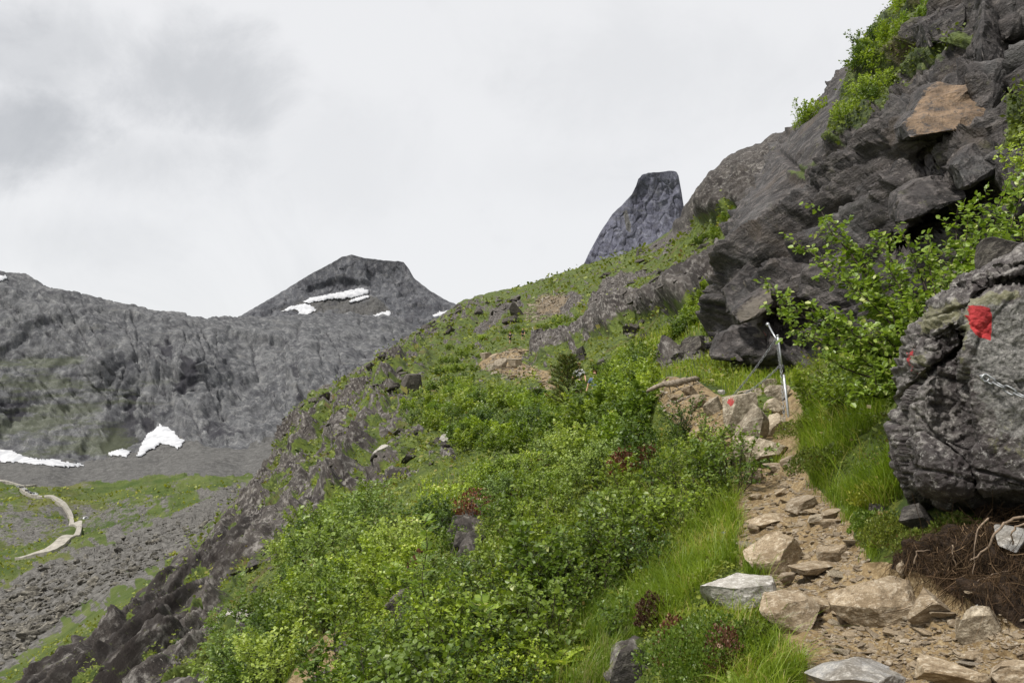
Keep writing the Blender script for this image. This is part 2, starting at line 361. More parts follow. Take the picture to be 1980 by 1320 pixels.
def far_extra(b, c, co):
    fs = b.scale(co, (0.16, 1, 1.0), (0, 0.6, 0)); c = b.mix(b.math('MULTIPLY', b.ramp(b.noise(fs, 0.07, 6, 0.7, 0.2), 0.52, 0.66), 0.5), c, (0.045, 0.044, 0.049))
    vs = b.scale(co, (1, 1, 0.10)); c = b.mix(b.math('MULTIPLY', b.ramp(b.noise(vs, 0.05, 6, 0.7, 0.3), 0.50, 0.62), 0.45), c, (0.050, 0.049, 0.055))
    lg = b.scale(co, (0.3, 0.3, 2.2)); c = b.mix(b.math('MULTIPLY', b.ramp(b.noise(lg, 0.035, 7, 0.75, 0.3), 0.56, 0.66), 0.5), c, (0.165, 0.162, 0.152))
    c = b.mix(b.math('MULTIPLY', b.ramp(b.noise(co, 0.11, 6, 0.8), 0.56, 0.70), 0.25), c, (0.20, 0.198, 0.19))
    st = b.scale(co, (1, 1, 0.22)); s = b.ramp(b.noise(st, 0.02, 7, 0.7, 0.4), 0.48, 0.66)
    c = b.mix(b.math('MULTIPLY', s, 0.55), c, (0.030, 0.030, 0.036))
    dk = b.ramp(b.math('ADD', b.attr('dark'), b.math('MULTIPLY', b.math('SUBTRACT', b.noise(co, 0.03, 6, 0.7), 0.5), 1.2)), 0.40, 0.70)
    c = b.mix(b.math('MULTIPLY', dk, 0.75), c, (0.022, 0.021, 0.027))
    hz = b.scale(co, (0.35, 0.35, 2.0)); g = b.ramp(b.math('ADD', b.attr('moss'), b.math('MULTIPLY', b.math('SUBTRACT', b.noise(hz, 0.016, 6, 0.7), 0.5), 1.6)), 0.48, 0.68)
    c = b.mix(b.math('MULTIPLY', g, 0.45), c, (0.075, 0.088, 0.036))
    ta = b.attr('talus'); tn = b.noise(co, 0.12, 6, 0.8)
    tc = b.mix(b.ramp(tn, 0.38, 0.66), (0.070, 0.068, 0.065), (0.135, 0.132, 0.126))
    return b.mix(b.ramp(b.math('ADD', ta, b.math('MULTIPLY', b.math('SUBTRACT', b.noise(co, 0.02, 5, 0.7), 0.5), 0.5)), 0.42, 0.58), c, tc)
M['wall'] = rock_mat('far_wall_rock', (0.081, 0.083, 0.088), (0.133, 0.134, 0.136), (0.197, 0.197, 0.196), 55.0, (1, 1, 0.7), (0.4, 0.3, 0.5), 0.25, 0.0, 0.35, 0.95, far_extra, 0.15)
M['peak'] = rock_mat('far_peak_rock', (0.078, 0.080, 0.089), (0.122, 0.125, 0.134), (0.175, 0.175, 0.182), 90.0, (1, 1, 0.6), (0.5, 0.3, 0.5), 0.2, 0.0, 0.8, 0.95, far_extra, 0.15)  # mild distance haze is mixed into the base rock colours
M['horn'] = rock_mat('hazed_horn_rock', (0.100, 0.101, 0.133), (0.140, 0.143, 0.181), (0.195, 0.198, 0.234), 70.0, (1, 1, 0.5), (0.3, 0.3, 0.5), 0.15, 0.0, 0.8, 0.95, far_extra, 0.15)  # pale blue-grey base tones stand in for haze over the rock
def valley_mat():
    m, b = new_mat('valley_meadow'); co = b.coord()
    n = b.noise(co, 0.02, 6, 0.7); n2 = b.noise(co, 0.16, 6, 0.75); n3 = b.noise(co, 0.006, 4, 0.6)
    c = b.mix(b.ramp(n, 0.35, 0.65), (0.050, 0.078, 0.018), (0.105, 0.128, 0.036))
    c = b.mix(b.math('MULTIPLY', b.ramp(n3, 0.50, 0.65), 0.5), c, (0.135, 0.12, 0.05))
    c = b.mix(b.math('MULTIPLY', b.ramp(n2, 0.48, 0.32), 0.5), c, (0.035, 0.05, 0.014))
    gm = b.ramp(b.math('ADD', b.attr('stony'), b.math('ADD', b.math('MULTIPLY', b.math('SUBTRACT', n2, 0.5), 1.6), b.math('MULTIPLY', b.math('SUBTRACT', n, 0.5), 1.0))), 0.42, 0.62)
    gc = b.mix(b.ramp(b.noise(co, 0.35, 6, 0.75), 0.35, 0.65), (0.055, 0.052, 0.047), (0.18, 0.172, 0.158))
    c = b.mix(gm, c, gc)
    ta = b.ramp(b.math('ADD', b.attr('talus'), b.math('MULTIPLY', b.math('SUBTRACT', n, 0.5), 0.7)), 0.40, 0.60)
    tc = b.mix(b.ramp(b.noise(co, 0.12, 6, 0.8), 0.36, 0.66), (0.072, 0.070, 0.065), (0.140, 0.136, 0.128))
    c = b.mix(ta, c, tc)
    finish(b, c, 0.95, b.bump(n2, 0.8, 2.5), 0.15); return m
M['valley'] = valley_mat()
def snow_mat():
    m, b = new_mat('old_snow'); co = b.coord(); n = b.noise(co, 0.05, 5, 0.7)
    finish(b, b.mix(b.ramp(n, 0.3, 0.7), (0.36, 0.37, 0.39), (0.60, 0.60, 0.61)), 0.6, b.bump(n, 0.6, 5.0), 0.3); return m
M['snow'] = snow_mat()
M['road'] = plain('gravel_road', (0.31, 0.29, 0.25), 0.95, 0.1, 0, 0.25, 0.3)
def leaf_mat(name, a, c, tip, trans=0.32, rough=0.42, spec=0.45, obj=0.36, tr_gain=1.5):
    m, b = new_mat(name); r = b.attr('rnd'); o = b.new('ShaderNodeObjectInfo').outputs['Random']
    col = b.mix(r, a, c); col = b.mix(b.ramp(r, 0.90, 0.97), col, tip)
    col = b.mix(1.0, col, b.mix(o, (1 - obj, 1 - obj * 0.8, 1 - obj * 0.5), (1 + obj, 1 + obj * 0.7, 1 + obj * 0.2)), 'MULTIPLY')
    p = b.new('ShaderNodeBsdfPrincipled'); b.put(p.inputs['Base Color'], col); p.inputs['Roughness'].default_value = rough; p.inputs['Specular IOR Level'].default_value = spec
    t = b.new('ShaderNodeBsdfTranslucent'); b.put(t.inputs[0], b.mix(1.0, col, (tr_gain, tr_gain, tr_gain * 0.6), 'MULTIPLY'))
    mx = b.new('ShaderNodeMixShader'); mx.inputs[0].default_value = trans; b.l.new(p.outputs[0], mx.inputs[1]); b.l.new(t.outputs[0], mx.inputs[2])
    ou = b.new('ShaderNodeOutputMaterial'); b.l.new(mx.outputs[0], ou.inputs[0]); return m
M['leaf'] = leaf_mat('birch_leaf', (0.075, 0.125, 0.013), (0.235, 0.315, 0.036), (0.42, 0.46, 0.18))
M['leaf_dark'] = leaf_mat('dark_birch_leaf', (0.040, 0.080, 0.012), (0.135, 0.205, 0.030), (0.30, 0.35, 0.14))
M['leaf_light'] = leaf_mat('young_birch_leaf', (0.125, 0.195, 0.018), (0.31, 0.415, 0.045), (0.52, 0.55, 0.18))
M['leaf_willow'] = leaf_mat('willow_leaf', (0.15, 0.22, 0.040), (0.33, 0.425, 0.100), (0.48, 0.51, 0.26))
M['leaf_heath'] = leaf_mat('heath_leaf', (0.055, 0.078, 0.012), (0.165, 0.205, 0.028), (0.13, 0.10, 0.035), 0.2, 0.5, 0.35)
M['leaf_turf'] = leaf_mat('turf_leaf', (0.100, 0.125, 0.015), (0.235, 0.275, 0.032), (0.23, 0.21, 0.05), 0.25, 0.5, 0.3)
M['grass'] = leaf_mat('grass_blade', (0.105, 0.170, 0.012), (0.250, 0.345, 0.036), (0.40, 0.35, 0.14), 0.35, 0.45, 0.35)
M['pine'] = leaf_mat('pine_needle', (0.045, 0.075, 0.014), (0.120, 0.155, 0.030), (0.22, 0.11, 0.03), 0.1, 0.5, 0.3)
M['rowan'] = leaf_mat('rowan_leaflet', (0.14, 0.235, 0.030), (0.27, 0.36, 0.055), (0.44, 0.46, 0.14))
M['rust'] = leaf_mat('rusty_heather', (0.075, 0.030, 0.016), (0.16, 0.075, 0.045), (0.40, 0.27, 0.20), 0.15, 0.6, 0.2)
M['bark'] = plain('twig_bark', (0.050, 0.038, 0.030), 0.85, 0.2, 0, 0.4, 60)
M['root'] = plain('dry_root', (0.21, 0.155, 0.11), 0.85, 0.2, 0, 0.3, 50)
M['rootdark'] = leaf_mat('root_fibre', (0.022, 0.015, 0.009), (0.070, 0.047, 0.030), (0.19, 0.14, 0.095), 0.05, 0.8, 0.1)
M['deadwood'] = plain('weathered_dead_wood', (0.235, 0.195, 0.150), 0.9, 0.2, 0, 0.35, 25)
M['steel'] = plain('galvanised_steel', (0.40, 0.41, 0.42), 0.42, 0.5, 0.7, 0.2, 60)
M['chain'] = plain('worn_chain_steel', (0.20, 0.205, 0.21), 0.45, 0.5, 0.6, 0.3, 60)
M['black'] = plain('black_tape', (0.015, 0.014, 0.016), 0.5, 0.4)
M['skin'] = plain('skin', (0.62, 0.37, 0.25), 0.6)
M['tee'] = plain('black_sports_shirt', (0.018, 0.020, 0.026), 0.8)
M['navy'] = plain('navy_shirt', (0.030, 0.036, 0.050), 0.8)
M['shorts'] = plain('dark_shorts', (0.014, 0.015, 0.019), 0.8)
M['white'] = plain('white_shirt', (0.72, 0.72, 0.74), 0.8)
M['denim'] = plain('blue_trousers', (0.10, 0.14, 0.22), 0.8)
M['hair'] = plain('reddish_hair', (0.22, 0.10, 0.045), 0.7)
M['carwhite'] = plain('white_car_paint', (0.70, 0.71, 0.72), 0.3, 0.5)
M['carsilver'] = plain('silver_car_paint', (0.42, 0.43, 0.45), 0.3, 0.5, 0.4)
M['cardark'] = plain('dark_car_paint', (0.03, 0.032, 0.038), 0.3, 0.5)
M['glass'] = plain('car_window', (0.02, 0.023, 0.027), 0.1, 0.6)
M['tyre'] = plain('tyre_rubber', (0.02, 0.02, 0.02), 0.85)
M['petal'] = plain('bellflower_petal', (0.22, 0.17, 0.55), 0.6)
M['postwood'] = plain('pale_marker_post', (0.36, 0.34, 0.31), 0.8)
# ---------------------------------------------------------------- large terrain
class Surf:
    """a terrain sheet: a grid of surveyed sight-lines given real distances, then weathered along its own normals"""
    def __init__(s, u, lo, hi, n, rows):
        s.u = np.asarray(u, float); s.lo = lo; s.hi = hi; s.n = n; s.rows = rows
        t = np.linspace(0, 1, n)
        if rows:      # u runs over columns, t goes down
            s.PX = np.repeat(s.u[None], n, 0); s.PY = lo[None] + t[:, None] * (hi - lo)[None]
        else:         # u runs over rows, t goes right
            s.PY = np.repeat(s.u[:, None], n, 1); s.PX = lo[:, None] + t[None] * (hi - lo)[:, None]
        s.sh = s.PX.shape; s.x = s.PX.ravel(); s.y = s.PY.ravel()
    def build(s, Y):
        s.P = unproj(s.x, s.y, Y); s.normals()
    def normals(s):
        G = s.P.reshape(*s.sh, 3); a = np.gradient(G, axis=1); c = np.gradient(G, axis=0)
        N = np.cross(c, a).reshape(-1, 3); N /= np.linalg.norm(N, axis=1)[:, None] + 1e-12
        fl = (N * s.P).sum(1) > 0; N[fl] *= -1; s.N = N
    def smooth_n(s, k):
        N = s.N.reshape(*s.sh, 3)
        for ax in (0, 1):
            pad = [(0, 0)] * 3; pad[ax] = (k, k); q = np.cumsum(np.pad(N, pad, mode='edge'), axis=ax)
            q = np.concatenate([np.zeros_like(np.take(q, [0], ax)), q], ax)
            n = N.shape[ax]; N = (np.take(q, range(2 * k + 1, 2 * k + 1 + n), ax) if False else np.take(q, np.arange(n) + 2 * k, ax) - np.take(q, np.arange(n), ax))
        N = N.reshape(-1, 3); return N / (np.linalg.norm(N, axis=1)[:, None] + 1e-12)
    def soften(s, d, it):
        g = d.reshape(s.sh)
        for _ in range(it):
            q = np.pad(g, 1, mode='edge'); g = (q[:-2, 1:-1] + q[2:, 1:-1] + q[1:-1, :-2] + q[1:-1, 2:] + 2 * q[1:-1, 1:-1]) / 6
        return g.ravel()
    def displace(s, d, N=None): s.P = s.P + (s.N if N is None else N) * d[:, None]; s.normals()
    def faces(s):
        r, c = s.sh; i = np.arange(r * c).reshape(r, c)
        return np.stack([i[:-1, :-1], i[1:, :-1], i[1:, 1:], i[:-1, 1:]], -1).reshape(-1, 4)
    def back(s, V, attrs, steps, drop):
        """carry the sheet on behind its skyline / left edge so it has a far side"""
        r, c = s.sh; G = V.reshape(r, c, 3); e = G[0] if s.rows else G[:, 0]; out = []
        for k, dr in zip(steps, drop):
            q = e * (1 + k); q[:, 2] -= dr
            if not s.rows: q[:, 0] += dr * 0.6
            out.append(q)
        out = np.array(out[::-1]); f = out.transpose(1, 0, 2) if not s.rows else out
        G2 = np.concatenate([f, G], 0 if s.rows else 1); n = len(steps)
        at2 = {}
        for k, a in attrs.items():
            A = a.reshape(r, c); ee = A[:1] if s.rows else A[:, :1]
            at2[k] = np.concatenate([np.repeat(ee, n, 0 if s.rows else 1), A], 0 if s.rows else 1).ravel()
        r2, c2 = G2.shape[:2]; i = np.arange(r2 * c2).reshape(r2, c2)
        return G2.reshape(-1, 3), np.stack([i[:-1, :-1], i[1:, :-1], i[1:, 1:], i[:-1, 1:]], -1).reshape(-1, 4), at2, n
    def locate(s, px, py):
        px = np.asarray(px, float); py = np.asarray(py, float)
        if s.rows:
            j = np.interp(px, s.u, np.arange(len(s.u))); lo = np.interp(px, s.u, s.lo); hi = np.interp(px, s.u, s.hi)
            i = np.clip((py - lo) / (hi - lo), 0, 1) * (s.n - 1)
        else:
            i = np.interp(py, s.u, np.arange(len(s.u))); lo = np.interp(py, s.u, s.lo); hi = np.interp(py, s.u, s.hi)
            j = np.clip((px - lo) / (hi - lo), 0, 1) * (s.n - 1)
        return i, j
    def get(s, arr, px, py):
        i, j = s.locate(px, py); r, c = s.sh; A = np.asarray(arr).reshape(r, c, -1)
        i0 = np.clip(np.floor(i).astype(int), 0, r - 2); j0 = np.clip(np.floor(j).astype(int), 0, c - 2); fi = (i - i0)[:, None]; fj = (j - j0)[:, None]
        v = (A[i0, j0] * (1 - fi) * (1 - fj) + A[i0 + 1, j0] * fi * (1 - fj) + A[i0, j0 + 1] * (1 - fi) * fj + A[i0 + 1, j0 + 1] * fi * fj)
        return v[:, 0] if v.shape[1] == 1 else v
    def pos(s, px, py): return s.get(s.P, np.atleast_1d(px), np.atleast_1d(py))
    def p1(s, px, py): return Vector(s.pos(px, py).reshape(-1)[:3])
def poly_interp(pts, xs):
    a = np.array(pts, float); return np.interp(xs, a[:, 0], a[:, 1])
def pmask(S, poly, soft=10.0): return np.clip(0.5 + polysd(S.x, S.y, poly) / (2 * soft), 0, 1)

# ---- hillside
xs = np.arange(-150, 2201, 3.0)
sky_pts = [(-150,1560),(0,1405),(80,1322),(180,1225),(250,1165),(330,1095),(400,1035),(440,985),(480,945),(510,910),(540,862),(560,802),(620,758),(690,715),(740,688),(800,650),(840,622),(880,598),(900,580),(950,565),(1000,555),(1050,540),(1130,512),(1200,495),(1260,470),(1325,425),(1345,395),(1370,362),(1410,318),(1450,300),(1500,278),(1560,262),(2200,200)]
S_h = poly_interp(sky_pts, xs) + 4 * perlin(np.stack([xs / 16, 0 * xs, 0 * xs], 1), 3) + 2 * perlin(np.stack([xs / 5, 0 * xs, 0 * xs], 1), 4)
H = Surf(xs, S_h, np.full(len(xs), 1640.0), 460, True)
hill_depth = Depth([(1700,1330,4.5),(1680,1230,5.1),(1560,1080,6.8),(1510,980,8.5),(1490,920,10.2),(1475,880,11),(1480,800,12.6),(1525,800,12.6),(1400,800,13),(1310,790,14.5),(1310,760,16),(1300,735,18),
 (1150,760,34),(1080,755,46),(1000,720,85),(985,700,92),(987,668,104),(1060,600,200),(880,600,300),(1000,556,310),(1130,513,290),(1260,472,200),(1330,425,140),(1410,320,105),(1490,285,92),
 (1200,1300,6.6),(1200,1200,8),(600,1300,11.5),(300,1300,22),(90,1322,30),(0,1420,28),(340,1092,50),(480,948,85),(560,805,122),(620,760,145),(740,690,185),(800,652,225),
 (720,850,52),(850,760,66),(600,1000,30),(700,1080,19),(900,1000,15.5),(1000,900,22),(1100,850,25),(1250,850,17.5),(1350,900,12),(1400,1000,8.8),(1350,1150,6.6),(1200,1000,12.5),(1000,1100,11.5),(800,1200,11.0),(1000,1300,8.0),(1300,1300,5.6),(1450,1250,5.35),
 (1700,1500,3.4),(1200,1500,5.2),(600,1500,8.2),(100,1500,22),(1700,1640,2.8),(600,1640,6.5),(0,1640,19),(2150,1640,2.6),(2150,1400,3.2),(1980,1330,4.0),(1980,1210,4.35),
 (1340,600,36),(1200,700,36),(1300,690,26),(1370,695,21),(1250,640,55),(1150,640,78),(1380,580,42),(1200,620,66),(1050,680,92),(1300,540,66),(1200,560,105),(1330,480,88),(1150,540,190),(1400,400,80),(1450,340,80),
 (1600,850,9.4),(1650,1000,7.0),(1700,800,8.8),(1620,720,11.8),(1700,690,10.8),(1850,700,8.2),(2000,600,8.4),(2200,500,8.0),(1600,620,45),(1600,680,15.5),(1600,300,70),(2000,300,60),(1900,480,30),(2200,300,60),
 (1850,1000,5.6),(1980,1000,5.4),(1850,1060,5.15),(1980,1060,4.9),(1760,1060,5.55),(1850,1150,5.0),(2150,1000,5.2),(2150,1200,4.2),(1720,1180,5.2),(500,1150,27),(430,1240,25),(650,900,62),(540,950,72),(420,1120,42)])
Y = hill_depth(H.x, H.y)
dsk = H.y - np.interp(H.x, xs, S_h)
Y *= 1 + 0.10 * np.clip(1 - dsk / 22, 0, 1) ** 2
H.build(Y)
nz = fbm(H.P / (0.035 * Y[:, None] + 0.02), 3, 11)          # ragged mask edges, in step with distance
def hm(poly, soft=8, rag=14): return np.clip(0.5 + (polysd(H.x, H.y, poly) + nz * rag) / (2 * soft), 0, 1)
rock = np.zeros(len(Y))
slab = hm([(60,1345),(0,1420),(330,1070),(480,925),(545,850),(620,820),(700,900),(640,985),(530,1060),(440,1150),(500,1240),(420,1350),(200,1480),(0,1600)], 8, 26)
rock = np.maximum(rock, slab)
R2 = hm([(530,870),(545,780),(740,670),(800,630),(835,700),(780,765),(860,850),(850,905),(740,925),(640,985)], 8, 30); rock = np.maximum(rock, R2)
crag = hm([(725,705),(800,640),(880,585),(930,575),(960,600),(900,650),(860,675),(800,725),(740,775)], 6, 14); rock = np.maximum(rock, crag)
ledge = np.clip(0.5 + (15 + 12 * nz - linedist(H.x, H.y, [(1400,548),(1340,578),(1290,594),(1230,604),(1180,622),(1130,646),(1080,666),(1040,684)])) / 8, 0, 1); rock = np.maximum(rock, ledge)
slab2 = hm([(1430,500),(1400,560),(1340,575),(1250,612),(1180,622),(1120,618),(1200,580),(1290,545),(1360,515)], 6, 9); rock = np.maximum(rock, slab2)
upper = hm([(1310,440),(1345,385),(1410,300),(1500,255),(1620,230),(1620,420),(1480,440),(1420,400),(1400,425),(1360,425)], 5, 8); rock = np.maximum(rock, upper)
mid = hm([(1400,440),(1420,520),(1340,550),(1290,560),(1250,545),(1320,505),(1370,465)], 6, 12); rock = np.maximum(rock, mid * 0.95)
for q in ([(1130,600),(1160,535),(1240,515),(1260,530),(1200,560),(1170,590)], [(1030,610),(1060,575),(1120,560),(1130,585),(1080,610)], [(900,650),(950,600),(1000,575),(1010,590),(950,640)],
          [(1250,700),(1300,660),(1370,650),(1385,690),(1330,700),(1290,715)], [(930,1110),(850,1060),(860,1000),(920,955),(945,965),(930,1040)], [(690,960),(730,870),(860,845),(875,880),(800,920)], [(1180,1320),(1195,1270),(1250,1235),(1260,1300),(1240,1330)], [(1190,500),(1250,475),(1340,430),(1330,450),(1260,490)]):
    rock = np.maximum(rock, hm(q, 4, 12))
patch = sstep(fbm(H.P / (0.10 * Y[:, None] ** 0.6 + 0.2) * [1, 0.5, 1], 4, 21), 0.34, 0.46) * sstep(Y, 22, 60) * 0.9
rock = np.maximum(rock, patch * (H.x < 1350))
hole = sstep(fbm(frame(H.P, (0.05, 1, 0.15), 2.5) / 3.2, 4, 31), -0.20, -0.02)          # turf that has settled on the rock
rock = rock * (1 - 0.95 * hole * np.clip(slab * 0.35 + R2 + crag * 0.8 + mid * 0.7 + upper * 0.25, 0, 1))
path_poly = [(1420,935),(1445,905),(1520,895),(1560,915),(1600,960),(1640,990),(1668,1050),(1690,1085),(1760,1085),(1830,1130),(1880,1160),(1990,1165),(2150,1190),(2150,1640),(1500,1640),(1530,1330),(1545,1290),(1510,1240),(1480,1190),(1470,1120),(1440,1090),(1425,1030)]
dirt = hm(path_poly, 5, 15)
dirt = np.maximum(dirt, hm([(1255,745),(1290,725),(1345,735),(1400,770),(1430,790),(1440,850),(1430,905),(1360,850),(1300,815),(1275,780)], 5, 7))
dirt = np.maximum(dirt, hm([(1440,905),(1500,780),(1540,740),(1550,800),(1545,905)], 5, 7) * 0.9)
dirt = np.maximum(dirt, hm([(926,706),(950,686),(975,674),(1000,668),(1030,670),(1012,684),(1005,698),(1030,705),(1062,722),(1078,752),(1058,754),(1030,727),(990,736),(960,724),(935,714)], 4, 9) * 0.75)
dirt = np.maximum(dirt, hm([(1030,605),(1045,570),(1090,560),(1110,575),(1085,605)], 3, 18) * 0.5)
dirt = np.maximum(dirt, hm([(560,1330),(600,1250),(640,1215),(660,1240),(640,1340)], 4, 8) * 0.9)
dirt = np.maximum(dirt, hm([(1000,600),(1050,575),(1100,590),(1070,630),(1030,640)], 3, 12) * 0.4)
soil = hm([(1720,1110),(1750,1078),(1800,1066),(1850,1046),(1900,1008),(1990,985),(2150,960),(2150,1220),(1990,1210),(1880,1180),(1830,1150),(1790,1110),(1740,1110)], 6, 10)
dirt = dirt * (1 - soil * 0.8)
wet = np.maximum(hm([(60,1345),(200,1200),(330,1080),(420,1080),(400,1160),(330,1240),(260,1330),(200,1450)], 12, 30), hm([(1250,610),(1400,500),(1400,570),(1300,595)], 8, 10) * 0.8)
wet = np.maximum(wet, upper * 0.75); wet = np.maximum(wet, hm([(400,1080),(470,1000),(520,1040),(430,1150)], 8, 20) * 0.9); wet = np.maximum(wet, hm([(740,760),(800,690),(870,650),(860,680),(800,730)], 8, 10) * 0.7)
fol = frame(H.P, (0.0, 1, 0.33), 3.2)
fa, e1 = facet(fol / 2.4, 5); fb, e2 = facet(fol / 0.75 + 9, 6); fc, e3 = facet(H.P / 6.5, 7)
amp = 0.45 + 0.55 * sstep(Y, 8, 30)
dr = amp * (0.75 * fa + 0.22 * fb + 0.35 * fbm(fol / 1.5, 4, 8, 0.55, True)) + 1.3 * fc * sstep(Y, 45, 110) + 0.55 * fbm(fol / 0.5, 3, 18) * 0.25
dr -= 0.22 * amp * np.exp(-(e1 / 0.05) ** 2) + 0.06 * np.exp(-(e2 / 0.06) ** 2)
dt = 0.10 * fbm(H.P / 1.3, 3, 41) * sstep(Y, 5, 14) + 0.05 * fbm(H.P / 0.35, 3, 42) + 0.9 * fbm(H.P / 9.0, 3, 43) * sstep(Y, 28, 90) + 0.35 * fbm(H.P / 2.6, 3, 44) * sstep(Y, 18, 40)
fp, e4 = facet(H.P / 0.16, 9)
dp = 0.055 * fbm(H.P / 0.55, 4, 45) + 0.016 * fp + 0.02 * fbm(H.P / 0.06, 3, 46) * (Y < 14)
ds = 0.16 * fbm(H.P / 0.30, 5, 47, 0.6) + 0.10
disp = dr * rock + dt * (1 - rock); disp = disp * (1 - dirt) + dp * dirt; disp = disp * (1 - soil) + ds * soil
disp = H.soften(disp, 1); disp = np.where(Y > 35, H.soften(disp, 2), disp)
lg = np.stack([H.P[:, 0] / Y, np.log(Y) * 0.7, H.P[:, 2] / Y], 1); lg = lg @ np.array(Matrix.Rotation(0.75, 3, 'Y')).T * [1, 1, 1.9]
l1, lq1 = facet(lg / 0.026, 51); l2, lq2 = facet(lg / 0.010, 52)
broken = rock * (1 - dirt) * (1 - 0.25 * np.clip(wet * 1.2, 0, 1)) * sstep(Y, 12, 26)
sw = np.clip(slab + R2 + 0.6 * crag, 0, 1) * sstep(Y, 14, 24)          # tilted strata: long slabs with a step between each
wid = 1.7 + 2.0 * sstep(Y, 40, 110); ss = (H.P[:, 0] * 0.93 - 0.30 * (H.P[:, 2] - 0.33 * H.P[:, 1])) / wid + 0.55 * fbm(H.P / 7.0, 3, 55) + 0.10 * fbm(H.P / 1.6, 3, 56)
si = np.floor(ss); fr_ = ss - si; hs = (np.sin(si * 12.9898) * 43758.5453) % 1.0
strata_d = sw * wid * (0.42 * np.clip(fr_ / 0.86, 0, 1) * np.clip((1 - fr_) / 0.14, 0, 1) * (0.5 + hs))
rock = rock * (1 - sw * 0.9 * np.clip((0.20 + 0.9 * fbm(H.P / 3.5, 3, 57) - fr_) / 0.1, 0, 1)); wet = np.clip(wet * (0.35 + 1.0 * hs), 0, 1)
detail = broken * Y * (0.0075 * l1 + 0.0028 * l2 - 0.0030 * np.exp(-(lq1 / 0.05) ** 2))
disp += 1.5 * ledge * sstep(Y, 20, 45) + 0.6 * R2 * (1 - hole) + 1.0 * crag + 0.35 * slab2 + 1.3 * upper
Ns = H.smooth_n(9)
disp = np.where(Y > 20, H.soften(disp, 1), disp) + (detail + strata_d) * (0.12 + 0.88 * sstep(dsk, 2, 34)); H.displace(disp, Ns)
H.rock, H.dirt, H.soil, H.Y = rock, dirt, soil, Y
attrs = dict(rock=rock, dirt=dirt, soil=soil, wet=wet)
V, fc_, at_, nb = H.back(H.P, attrs, [0.02, 0.06, 0.15, 0.3], [1.0, 6.0, 25.0, 70.0])
fm = at_['dirt'][fc_].mean(1) > 0.5
fm &= np.arange(len(fc_)) >= nb * (len(xs) - 1)
v_, f_, a_ = submesh(V, fc_, ~fm, at_); link('hillside', mesh_np('hillside', v_, f_, M['hill'], True, a_), kind='structure')
v_, f_, a_ = submesh(V, fc_, fm, at_); link('path', mesh_np('path', v_, f_, M['hill'], True, a_), kind='structure')

# ---- cliff on the right
ys = np.arange(-150, 830, 2.4)
L = poly_interp([(-150,1875),(-40,1785),(0,1741),(27,1707),(64,1683),(86,1660),(108,1660),(121,1644),(139,1619),(161,1597),(182,1594),(209,1577),(248,1531),(270,1507),(289,1491),(330,1470),(359,1457),(395,1427),(413,1421),(435,1407),(474,1401),(522,1398),(571,1391),(601,1386),(635,1382),(655,1373),(680,1374),(700,1372),(830,1380)], ys)
L = L + 3 * perlin(np.stack([ys / 12, 0 * ys, 0 * ys + 5], 1), 61)
K = Surf(ys, L, np.full(len(ys), 2230.0), 330, False)
kd = Depth([(1390,690,19.5),(1550,690,15.6),(1700,640,13.6),(2000,560,11.2),(1980,400,11.4),(1980,0,16.5),(1740,0,27),(1640,130,29),(1500,280,30),(1430,390,26),(1400,450,24),(1390,560,21),(1600,400,18.5),(1800,250,15.0),(1700,300,17),(1600,550,15.6),(1500,620,16.5),(1480,520,18.5),(1560,280,24),(1650,250,20),(1850,100,17.5),(1750,150,21),(2200,200,12),(2200,600,9.5),(1900,400,12.4),(1400,820,19),(1600,820,15),(2200,820,9.4),(1480,440,21.5),(1700,-150,40),(2200,-150,19),(1900,-150,25)])
Yk = kd(K.x, K.y); dl = K.x - np.interp(K.y, ys, L)
Yk = Yk * (1 + 0.16 * np.clip(1 - dl / 60, 0, 1) ** 2.5)
nk = fbm(np.stack([K.x / 26, K.y / 26, 0 * K.x], 1), 2, 71)
nk4 = fbm(np.stack([K.x / 26, K.y / 26, 0 * K.x], 1), 4, 71)
def km(poly, soft=5, rag=7): return np.clip(0.5 + (polysd(K.x, K.y, poly) + nk * rag) / (2 * soft), 0, 1)
def blk(poly, amt, soft=4, rag=5):
    global Yk; Yk = Yk - (0.6 if amt > 0 else 1.0) * amt * km(poly, soft + 3, rag)
blk([(1738,240),(1785,162),(1840,150),(1905,165),(1928,225),(1915,258),(1825,262),(1778,302),(1745,300)], 0.85)
blk([(1778,40),(1868,5),(1892,55),(1878,78),(1832,78),(1798,96)], 1.0)
blk([(1905,-60),(1950,-60),(1962,60),(1940,140),(1912,150),(1893,100)], 0.8)
blk([(1840,310),(1895,262),(1945,278),(1942,330),(1875,365)], 0.6)
blk([(1735,360),(1825,338),(1872,382),(1800,405),(1738,435)], 0.75)
blk([(1430,400),(1480,430),(1440,520),(1480,590),(1440,610),(1398,560),(1398,470)], 0.5)
blk([(1415,590),(1490,545),(1490,590),(1440,625)], 0.55); blk([(1375,700),(1385,640),(1440,625),(1500,640),(1480,700)], 0.5)
blk([(1480,440),(1700,330),(1740,340),(1640,400),(1520,470)], 0.35); blk([(1520,480),(1690,400),(1730,430),(1600,500)], 0.3)
blk([(1560,330),(1760,230),(1770,250),(1690,310),(1590,370)], 0.3)
for poly, a in (([(1478,610),(1500,585),(1570,600),(1580,680),(1530,690),(1500,650)], -1.5), ([(1725,440),(1800,405),(1870,390),(1860,450),(1790,500),(1735,500)], -1.5), ([(1775,305),(1828,265),(1915,262),(1850,300),(1790,345)], -0.8), ([(1880,330),(1945,335),(1960,400),(1890,400)], -0.8), ([(1925,100),(1990,60),(1990,260),(1935,230)], -1.0), ([(1800,98),(1832,80),(1885,78),(1880,120),(1800,130)], -0.6), ([(1415,520),(1460,490),(1490,540),(1430,580)], -0.45)):
    blk(poly, a, 7, 9)
Yk = K.soften(Yk, 3); K.build(Yk)
